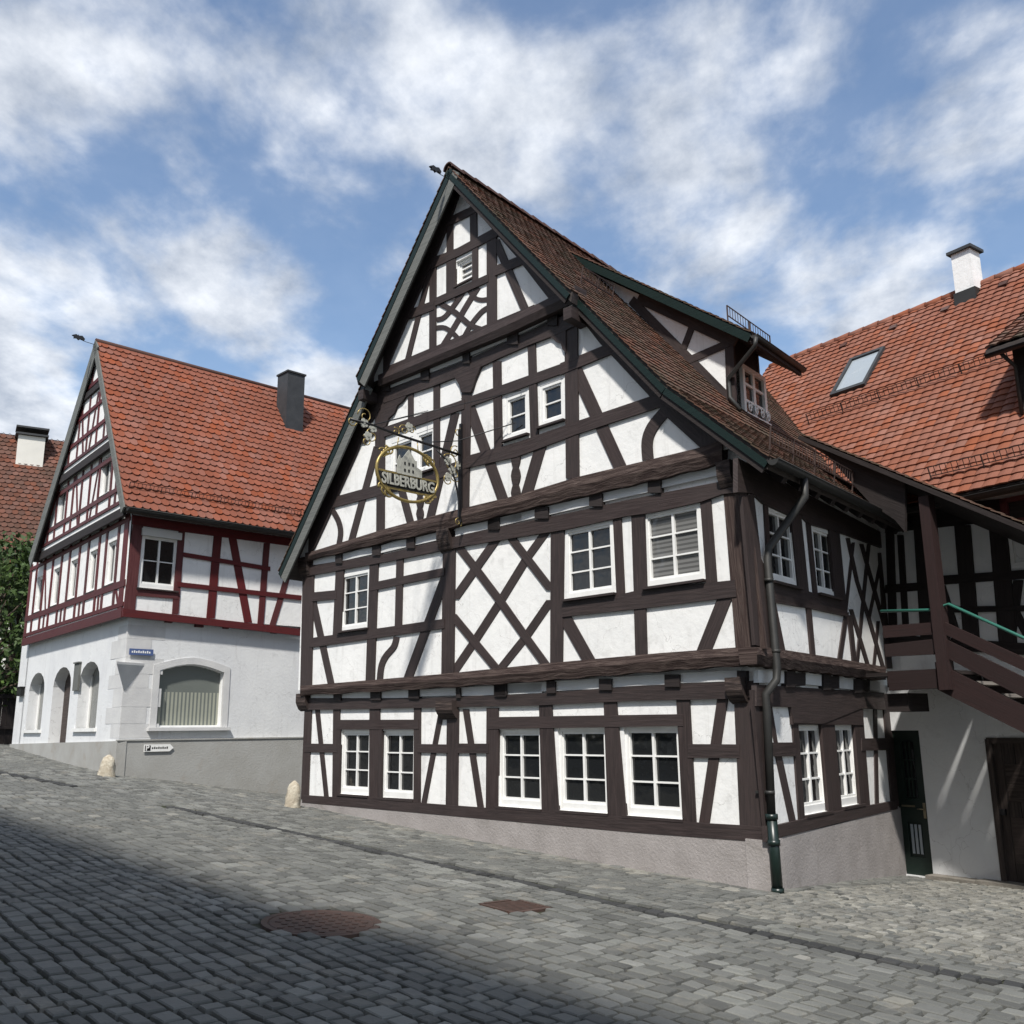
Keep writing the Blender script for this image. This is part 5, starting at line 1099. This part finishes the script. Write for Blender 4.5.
# parking arrow sign
u0, u1, v0, v1 = rect_of(L, .06, [(143.5, 744), (173, 744.5), (173, 751.5), (143.5, 751.5)])
PK = empty('parking_sign', tuple(L.P((u0+u1)/2, (v0+v1)/2, .06)), 'white arrow-shaped parking sign with black P square on the grey base of the left house', 'sign')
hh2 = v1-v0; mb = MB(); mb.prism([L.P(u, v, .085) for u, v in ((u0, v0), (u1-hh2*.55, v0), (u1, (v0+v1)/2), (u1-hh2*.55, v1), (u0, v1))], L.n, .012); mb.build('arrow_board', M['white_paint'], PK)
mb = MB(); wbox(mb, L, u0+.02, u0+hh2*.95, v0+.02, v1-.02, .088, .004); mb.build('black_square', M['blackp'], PK)
def text(body, size, place, m, parent, name='lettering', bold=.0, width=None):
    fc = bpy.data.curves.new(name, 'FONT'); fc.body = body; fc.size = size; fc.extrude = .001; fc.offset = bold; fc.align_x = 'CENTER'; fc.align_y = 'CENTER'
    fo = bpy.data.objects.new('tmp', fc); COL.objects.link(fo); bpy.context.view_layer.update()
    me = bpy.data.meshes.new_from_object(fo.evaluated_get(bpy.context.evaluated_depsgraph_get())); bpy.data.objects.remove(fo); me.materials.clear(); me.materials.append(m)
    for v in me.vertices: v.co = place(v.co.x, v.co.y, v.co.z)
    o = bpy.data.objects.new(name, me); COL.objects.link(o); o.parent = parent; o.matrix_parent_inverse = Matrix.Translation(parent.location).inverted(); return o
text('P', hh2*1.05, lambda x, y, z: L.P(u0+hh2*.48+x, (v0+v1)/2+y, .0895+z), M['white_paint'], PK, 'letter', .004)
mb = MB()
for i in range(8): a = u0+hh2*1.15+i*(u1-u0-hh2*1.9)/8; wbox(mb, L, a, a+(u1-u0-hh2*1.9)/8*.65, v0+hh2*.36, v0+hh2*(.6+.06*(i % 2)), .0865, .002)
mb.build('small_print', M['blackp'], PK)
# guard stones
def stone(px, py, w, h, label, group=None, wall=None, lean=0.):
    c = ground_at(px, py); mb = MB(); seg, rows = 14, 9; rs = np.random.RandomState(int(px))
    z0 = c[2]-.1; ring = []; ph = rs.uniform(0, 6)
    for j in range(rows+1):
        t = j/rows; rr = w*(1.0-.42*t**1.6)*(math.sqrt(max(0, 1-max(0, (t-.78)/.225)**2)) if t > .78 else 1)
        ring.append([V3(c[0]+rr*cos(2*pi*k/seg)*(1+.10*sin(3*k+ph+j))+lean*t*h, c[1]+rr*.8*sin(2*pi*k/seg)*(1+.08*cos(2*k+ph)), z0+(h+.1)*t) for k in range(seg)])
    for j in range(rows):
        for k in range(seg): mb.face([ring[j][k], ring[j][(k+1) % seg], ring[j+1][(k+1) % seg], ring[j+1][k]], None, .5, 0, True)
    mb.face(ring[-1], None, .5, 0, True); o = mb.build('guard_stone', M['stone']); return tag(o, label, 'stone', group)
stone(292, 807, .15, .46, 'pale rounded guard stone at the left corner of the big gabled house', 'guard stones', lean=.06)
stone(106, 776, .18, .42, 'pale upright guard stone at the corner of the left house', 'guard stones', lean=.06)
# covers in the paving
def cover(px, py, rx, label, rnd_=True):
    c = ground_at(px, py); e = .4; gx = (gz(c[0]+e, c[1])-gz(c[0]-e, c[1]))/(2*e); gy = (gz(c[0], c[1]+e)-gz(c[0], c[1]-e))/(2*e)
    P = lambda x, y, z: V3(c[0]+x, c[1]+y, c[2]+gx*x+gy*y+z-.012); mb = MB(); nm = 'manhole_cover' if rnd_ else 'drain_grate'
    E = empty(nm, tuple(c), label, 'cover' if rnd_ else 'grate')
    if rnd_:
        n = 36; R = rx
        for r0_, r1_, z0_, z1_ in ((0, R*.86, .002, .002), (R*.86, R*.88, .002, -.006), (R*.88, R*.9, -.006, .004), (R*.9, R, .004, .004), (R, R*1.01, .004, -.05)):
            for k in range(n):
                a, b = 2*pi*k/n, 2*pi*(k+1)/n; mb.face([P(r0_*cos(a), r0_*sin(a), z0_), P(r1_*cos(a), r1_*sin(a), z1_), P(r1_*cos(b), r1_*sin(b), z1_), P(r0_*cos(b), r0_*sin(b), z0_)])

        s = .07; k = int(R*.8/s)
        for i in range(-k, k+1):
            for j in range(-k, k+1):
                if (i+j) % 2 == 0 and hypot(i*s, j*s) < R*.8:
                    x, y = i*s, j*s; q = [P(x-.024, y-.024, .002), P(x+.024, y-.024, .002), P(x+.024, y+.024, .002), P(x-.024, y+.024, .002)]; q2 = [p+V3(0, 0, .006) for p in q]
                    mb.face(q2); 
                    for a in range(4): mb.face([q[a], q[(a+1) % 4], q2[(a+1) % 4], q2[a]])
        mb.build('lid', M['rust'], E)
    else:
        a, b = F.t[:2], F.n[:2]; h = rx
        Q = lambda u, v, z: P(a[0]*u+b[0]*v, a[1]*u+b[1]*v, z)
        for (x0, x1, y0, y1) in ((-h, h, -h, -h+.04), (-h, h, h-.04, h), (-h, -h+.04, -h, h), (h-.04, h, -h, h)):
            q = [Q(x0, y0, .009), Q(x1, y0, .009), Q(x1, y1, .009), Q(x0, y1, .009)]; mb.face(q); q2 = [p-V3(0, 0, .05) for p in q]
            for i in range(4): mb.face([q[i], q2[i], q2[(i+1) % 4], q[(i+1) % 4]])
        mb.build('frame', M['rust'], E); mb = MB()
        for i in range(9):
            x = -h+.05+i*(2*h-.1)/9; w_ = (2*h-.1)/9*.58
            q = [Q(x, -h+.04, .006), Q(x+w_, -h+.04, .006), Q(x+w_, h-.04, .006), Q(x, h-.04, .006)]; mb.face(q); q2 = [p-V3(0, 0, .05) for p in q]
            for k in range(4): mb.face([q[k], q2[k], q2[(k+1) % 4], q[(k+1) % 4]])
        mb.build('bars', M['rust'], E)
    return c
CV = [(cover(322, 921, .50, 'large round rusty cast iron manhole cover in the shaded cobbles'), .52), (cover(515, 905, .26, 'square rusty iron drain grate in the cobbles before the gabled house', False), .33)]
# ================================================================ ground
def inpoly(p, poly):
    c = False; j = len(poly)-1
    for i in range(len(poly)):
        if (poly[i][1] > p[1]) != (poly[j][1] > p[1]) and p[0] < (poly[j][0]-poly[i][0])*(p[1]-poly[i][1])/(poly[j][1]-poly[i][1]+1e-12)+poly[i][0]: c = not c
        j = i
    return c
foot = [[tuple(uw(u, w, 0)[:2]) for u, w in ((-.0, .0), (LU, 0), (LU, 9), (0, 9))], [tuple(p[:2]) for p in (L.P(0, 0, 0), L.P(LLEN, 0, 0), L.P(LLEN, 0, -7), G.P(GU, 0, -3), G.P(GU, 0, 0))],
        [tuple(p[:2]) for p in (B.P(uS, 0, .1), B.P(-8, 0, .1), B.P(-8, 0, -8), B.P(uS, 0, -8))]]
# base sheet
xs = np.concatenate([[-300, -120, -60], np.arange(-36, 32, .8), [60, 120, 300]]); ys = np.concatenate([[-120, -50], np.arange(-24, 50, .8), [80, 160, 500]])
gx_, gy_ = np.meshgrid(xs, ys); zz = GH(np.c_[gx_.ravel(), gy_.ravel()])-.035; me = bpy.data.meshes.new('ground')
vs = [(float(a), float(b), float(c)) for a, b, c in zip(gx_.ravel(), gy_.ravel(), zz)]; nx_ = len(xs)
me.from_pydata(vs, [], [(j*nx_+i, j*nx_+i+1, (j+1)*nx_+i+1, (j+1)*nx_+i) for j in range(len(ys)-1) for i in range(nx_-1)]); me.materials.append(M['joint'])
for p in me.polygons: p.use_smooth = True
go = bpy.data.objects.new('ground', me); COL.objects.link(go); go['kind'] = 'structure'
# drain strip
stp = [ground_at(x, y)[:2] for x, y in ((170, 806), (260, 825), (340, 842), (512, 879), (620, 904), (772, 935), (900, 963), (1024, 987))]
d0 = stp[-1]-stp[-2]; stp.append(stp[-1]+d0/np.linalg.norm(d0)*3); stp2 = [ground_at(x, y)[:2] for x, y in ((-60, 758), (0, 772), (74, 786))]
def dist_poly(p, P):
    best = 9e9
    for a, b in zip(P, P[1:]):
        d = b-a; t = max(0, min(1, ((p-a) @ d)/(d @ d))); q = p-a-d*t; best = min(best, q @ q)
    return math.sqrt(best)
def sett(mb, c, a, b, la, lb, zoff, r, hgt=.05):
    """one dressed stone: bevelled top, c centre xy, a/b unit xy directions"""
    j = lambda s: rng.uniform(-s, s)
    bv_ = min(.016, lb*.12); tilt_a, tilt_b = j(.022), j(.03)
    cor = [(-la/2, -lb/2), (la/2, -lb/2), (la/2, lb/2), (-la/2, lb/2)]; cor = [(x+j(.008), y+j(.008)) for x, y in cor]
    out_, inn = [], []
    for x, y in cor:
        p = c+a*x+b*y; out_.append((p[0], p[1], x, y)); k = 1-2*bv_/la; k2 = 1-2*bv_/lb; p = c+a*x*k+b*y*k2; inn.append((p[0], p[1], x, y))
    return out_, inn, tilt_a, tilt_b, zoff, r
SET = []
mats_s = dict(main=MB(), light=MB(), dark=MB())
ad_, bd_ = F.t[:2], -F.n[:2]
items = []
def visible(p, z=0, mx=260):
    d = np.array([p[0], p[1], gz(p[0], p[1])])-CAM; f = d @ FW
    if f < .6: return p[1] > -1.5 and hypot(p[0], p[1]) < 5
    return -mx < 512+FPX*(d @ RT)/f < 1024+mx and f < 30
# right-hand patch of small cobbles in front of the rear wing
F0 = F.p[:2]; 
def ab(p): q = p-F0; M_ = np.array([ad_, bd_]).T; return np.linalg.solve(M_, q)
rowh = .150
bmin, bmax = -14, 16
cands = []
row = 0; b = -16.
while b < 17:
    h_ = rowh*rng.uniform(.86, 1.14); a = -14+rng.uniform(0, .3)
    while a < 26:
        l_ = rng.choice([rng.uniform(.14, .18), rng.uniform(.17, .22), rng.uniform(.2, .26)]); p = F0+ad_*(a+l_/2)+bd_*(b+h_/2+.07*sin(a*.5+b*.15)+.035*sin(a*1.5+1+b*.4)+.015*sin(a*4+b*2)); cands.append((p[0], p[1], l_, h_, a, b)); a += l_
    b += h_; row += 1
C_ = np.array(cands); Z_g = GH(C_[:, :2]); dd_ = np.c_[C_[:, :2], Z_g]-CAM; ff = dd_ @ FW; pxx = 512+FPX*(dd_ @ RT)/np.maximum(ff, .01)
ok = ((ff > .6) & (pxx > -330) & (pxx < 1350) & (ff < 30)) | ((ff <= .6) & (np.hypot(C_[:, 0], C_[:, 1]) < 4))
C_ = C_[ok]; print('sett candidates', len(C_))
Fb = F.p[:2]
def zone_small(p):
    # cobbled apron before the rear wing: right of the house corner, beyond the strip
    q = p-F.p[:2]; return (q @ F.t[:2]) < -.15 and (p-stp[5]) @ (-F.n[:2]) > .62 and (q @ S.n[:2]) > -.1
small_c = []
for x, y, l_, h_, a, b in C_:
    p = np.array([x, y])
    if any(inpoly(p, f) for f in foot): continue
    if any(hypot(x-c[0], y-c[1]) < r for c, r in CV): continue
    ds_ = min(dist_poly(p, stp), dist_poly(p, stp2))
    if ds_ < .14: continue
    if zone_small(p): continue
    nearw = (p-F.p[:2]) @ F.n[:2]
    light = 0 < nearw < .55 and (p-F.p[:2]) @ F.t[:2] > -.3
    ya = rng.normal()*.035; items.append((p, ad_*cos(ya)+bd_*sin(ya), bd_*cos(ya)-ad_*sin(ya), l_-.024, h_-.024, 'light' if (light and rng.rand() < .5) or (rng.rand() < .012) else 'main'))
# small cobbles
for i in range(90):
    for j in range(90):
        p = F0+ad_*(-.1-i*.118+rng.uniform(-.02, .02))+bd_*(-3.5+j*.112+rng.uniform(-.02, .02)+.1*sin(i*.25))
        if not zone_small(p) or any(inpoly(p, f) for f in foot): continue
        if dist_poly(p, stp) < .14: continue
        th_ = rng.uniform(-.25, .25); a_ = ad_*cos(th_)+bd_*sin(th_); b_ = -ad_*sin(th_)+bd_*cos(th_)
        items.append((p, a_, b_, rng.uniform(.085, .11), rng.uniform(.08, .105), 'light' if rng.rand() < .8 else 'main'))
for P in (stp, stp2):
    for a, b in zip(P, P[1:]):
        d = b-a; l = np.linalg.norm(d); d = d/l; n_ = int(l/.17)+1; nb_ = np.array([-d[1], d[0]])
        for i in range(n_): items.append((a+d*(i+.5)*l/n_, d, nb_, l/n_-.012, .16, 'dark'))
pc = np.array([i[0] for i in items]); zc = GH(pc); e = .3; zx = (GH(pc+[e, 0])-GH(pc-[e, 0]))/(2*e); zy = (GH(pc+[0, e])-GH(pc-[0, e]))/(2*e)
for (p, a, b, la, lb, k), z, sx_, sy_ in zip(items, zc, zx, zy):
    mb = mats_s[k]; r = rng.rand(); ta, tb = rng.uniform(-.03, .03), rng.uniform(-.045, .045); dz_ = rng.uniform(-.004, .004)+(-.004 if k == 'dark' else 0); bv_ = .012 if lb > .09 else .014
    O1_, O2_, O3_ = [], [], []
    for sx2, sy2 in ((-1, -1), (1, -1), (1, 1), (-1, 1)):
        x, y = sx2*la/2+rng.uniform(-.010, .010), sy2*lb/2+rng.uniform(-.009, .009)
        for lst, kx, zoff in ((O1_, 1., -.034), (O2_, 1-bv_*.5/la*2, -.008), (O3_, 1-bv_*2/lb, .0)):
            q = p+a*x*kx+b*y*kx; lst.append((q[0], q[1], z+sx_*(q[0]-p[0])+sy_*(q[1]-p[1])+ta*x+tb*y+dz_+zoff+(.0)))
    mb.face(O3_, None, r)
    for i in range(4): j = (i+1) % 4; mb.face([O1_[i], O1_[j], O2_[j], O2_[i]], None, r); mb.face([O2_[i], O2_[j], O3_[j], O3_[i]], None, r)
print('setts', len(items))
for k, nm, m_ in (('main', 'cobble_pavement', 'sett'), ('light', 'pale_cobble_pavement', 'sett_light'), ('dark', 'drainage_strip', 'sett_dark')):
    o = mats_s[k].build(nm, M[m_]); o['kind'] = 'structure'
# ================================================================ far left: old house, trees, fence
FH = Wall(30, 560, 46, 60)
FHE = empty('distant_tiled_house', tuple(FH.P(0, 1.6, 0)), 'distant house with dark brown tiled roof and cream chimney at the far left edge', 'house')
rr0 = FH.at(0, 441); rr1 = FH.at(60, 457); zr = float(rr0[2])+1.9; zc_ = float(FH.at(25, 493)[2]); ze = float(FH.at(20, 600)[2])
uu0, uu1 = FH.uv(-120, 470)[0], FH.uv(140, 470)[0]; mb = MB(); uu0, uu1 = min(uu0, uu1), max(uu0, uu1)
rh = zr-ze; wbox(mb, FH, uu0+.3, uu1-.3, 1., ze+.2, -.4, 9.); mb.build('wall', M['facade_far'], FHE)
E0 = FH.P(uu0, ze, 0); up_ = V3(0, 0, rh)-FH.n*rh*.55; Lr = np.linalg.norm(up_); up_ /= Lr
mb = MB(); mb.box(E0-V3(0, 0, .2), FH.t*(uu1-uu0), up_*Lr, V3(0, 0, .15)); mb.box(E0+up_*Lr-V3(0, 0, .2), FH.t*(uu1-uu0), -up_*0+V3(0, 0, -rh)-FH.n*rh*.55, V3(0, 0, .15)); rf = mb.build('roof', M['under'], FHE)
mb = MB(); tiles(mb, E0, FH.t, up_, uu1-uu0, Lr, .3, .3, th=.04, round_=.8); mb.build('tile_covering', M['tile_far'], rf)
Pf = Plane(E0, np.cross(FH.t, up_)); cc = Pf.at(29, 466); k_ = float(np.linalg.norm(Pf.at(43, 466)-Pf.at(16, 466))); mb = MB()
mb.box(cc-FH.t*k_/2+V3(0, 0, -.8), FH.t*k_, -FH.n*.9, V3(0, 0, 2.5)); chf = mb.build('chimney', M['facade_far'], rf)
mb = MB()
for z in (1.72, 2.1): mb.box(cc-FH.t*(k_/2+.15)+V3(0, 0, z)+FH.n*.15, FH.t*(k_+.3), -FH.n*1.2, V3(0, 0, .1))
mb.build('chimney_cap', M['slate'], rf)
def tree(base, H_, R_, label, seed, n=2600):
    rs = np.random.RandomState(seed); E = empty('broadleaf_tree', tuple(base), label, 'tree', 'trees at the far left')
    mb = MB(); b = V3(*base); pts = [b+V3(.06*sin(i*1.3), .05*cos(i), H_*.75*i/8) for i in range(9)]; mb.tube(pts, [.2*(1-i/10.) for i in range(9)], 9)
    cl = []
    for i in range(26):
        a, t = rs.uniform(0, 2*pi), rs.uniform(.22, 1.); rr = R_*rs.uniform(.3, .95)*sin(pi*min(.97, t*.86+.12))**.6
        c = b+V3(rr*cos(a), rr*sin(a), H_*t); cl.append((c, rs.uniform(.28, .5)*R_*.75))
        s0 = b+V3(0, 0, H_*max(.2, t*.65)); mb.tube([s0, (s0+c)/2+V3(0, 0, .1), c], [.05, .035, .012], 6)
    mb.build('trunk', M['bark'], E)
    mb = MB()
    for c, r in cl:
        for _ in range(n//26):
            v = rs.normal(size=3); v /= np.linalg.norm(v); p = c+v*r*rs.uniform(.4, 1.05)*V3(1.15, 1.15, .8); s = rs.uniform(.07, .15)
            a = rs.normal(size=3); a /= np.linalg.norm(a); q = np.cross(a, rs.normal(size=3)); q /= np.linalg.norm(q)
            mb.face([p-a*s, p+q*s*.5, p+a*s, p-q*s*.5], None, rs.rand())
    mb.build('crown', M['leaf'], E)
for i, (px, D_, H_, R_, lb) in enumerate([(8, 31, 7.6, 2.2, 'tall leafy green tree below the distant brown roof at the far left edge'), (30, 34, 7.0, 2.0, 'green tree close beside the left house, half hidden behind its gable'), (-22, 29, 6.6, 2.2, 'leafy tree cut off by the left edge of the picture'), (16, 38, 8.6, 2.4, 'rearmost green tree standing in front of the distant house')]):
    r = ray(px, 700); p = CAM+r*(D_/r[1]); H_ *= .86; tree((p[0], p[1], gz(p[0], p[1])-.05), H_, R_, lb, 11+i)
# dark fence at the left edge
a = CAM+ray(-40, 735)*28/ray(-40, 735)[1]; b = CAM+ray(24, 735)*29.5/ray(24, 735)[1]; FE = empty('wooden_fence', (a[0], a[1], gz(a[0], a[1])), 'dark boarded garden fence under the trees at the left edge', 'fence')
d = V3(b[0]-a[0], b[1]-a[1], 0); l = np.linalg.norm(d); d /= l; mb = MB(); n_ = int(l/.16)
for i in range(n_): p = a+d*i*.16; z = gz(p[0], p[1]); mb.box(V3(p[0], p[1], z-.1), d*.145, V3(-d[1], d[0], 0)*.025, V3(0, 0, 1.55+.02*(i % 3)))
mb.build('boards', M['timber_black'], FE); mb = MB()
for f_ in (.4, 1.3): mb.box(V3(a[0], a[1], gz(a[0], a[1])+f_)+V3(d[1], -d[0], 0)*.03, d*l, V3(d[1], -d[0], 0)*.03, V3(0, 0, .09))
mb.build('rails', M['timber_black'], FE)
# ================================================================ street front behind the photographer (casts the shade on the cobbles)
sA, sB = ground_at(20, 806), ground_at(560, 985); print('shadow edge', sA, sB)
OW = Wall(512, 700, 5, -44.2); OW.p = V3(-3.05, -.6, 0); OW.t = V3(sA[0]-sB[0], sA[1]-sB[1], 0); OW.t /= np.linalg.norm(OW.t); OW.n = V3(OW.t[1], -OW.t[0], 0)
OW.n = OW.n if OW.n @ V3(1, 1, 0) > 0 else -OW.n
_dn = float((sB-OW.p) @ OW.n); _sn = -float(SUN_DIR @ OW.n); OH = float(sB[2])+_dn*math.tan(EL)/_sn; print('OH', OH)
OE = empty('street_front_house', (-3.05, -.6, .5), 'tall cream rendered townhouse with many windows behind the viewpoint', 'house')
rects = []
for i in range(10):
    for j in range(4):
        u = -13+i*2.7; rects.append((u, u+1.0, 1.5+j*2.75, 3.0+j*2.75))
wallface('wall', OW, [(-15, -1.5), (16, -1.5), (16, OH), (-15, OH)], rects, 0, M['facade_far'], OE, .15)
for _u, _w, _h in ((-6, 1.8, 1.3), (-1.5, .7, 2.2), (3.5, 2.0, 1.2), (8.5, .7, 2.0), (11.5, 1.8, 1.2)):
    mb = MB(); mb.box(OW.P(_u, OH-.3, -.3), OW.t*_w, -OW.n*_w, V3(0, 0, _h*.55)); mb.build('shadow_edge_block', M['facade_far'], OE)  # unseen roof blocks added to make the shadow edge on the cobbles irregular
for k, r in enumerate(rects): window(OW, 0, list(r), OE, 2, 3, 'glass', recess=.08)
mb = MB(); mb.box(OW.P(-15, -1.5, -.5), OW.t*31, -OW.n*8, V3(0, 0, OH+1.5)); mb.build('body', M['facade_far'], OE)
mb = MB(); o = OW.P(-15.3, OH-.25, .05); up2 = V3(0, 0, sin(.75))-OW.n*cos(.75); mb.box(o, OW.t*31.6, up2*6.6, V3(0, 0, .2)); o2 = o+up2*6.6; mb.box(o2, OW.t*31.6, -OW.n*5-V3(0, 0, 4.6), V3(0, 0, .2)); mb.build('roof', M['tile_far'], OE)

# small fittings on the left house
def fitting(name, q, label, cat, m, th=.1):
    a = rect_of(G, .0, q); E = empty(name, tuple(G.P((a[0]+a[1])/2, (a[2]+a[3])/2, .02)), label, cat); mb = MB(); wbox(mb, G, a[0], a[1], a[2], a[3], th, th)
    mb.build('box', M[m], E); mb = MB(); wbox(mb, G, a[0]-.02, a[1]+.02, a[3], a[3]+.03, th+.03, th+.03); mb.build('lid', M[m], E)
fitting('letter_box', [(20.5, 688), (24.5, 688), (24.5, 696), (20.5, 696)], 'small black letter box on the white wall at the far end of the left house', 'letter box', 'blackp')
fitting('notice_board', [(76, 664), (81, 663), (80, 690), (75, 691)], 'narrow grey notice board between the arched door and window of the left house', 'notice board', 'grey_board', .05)
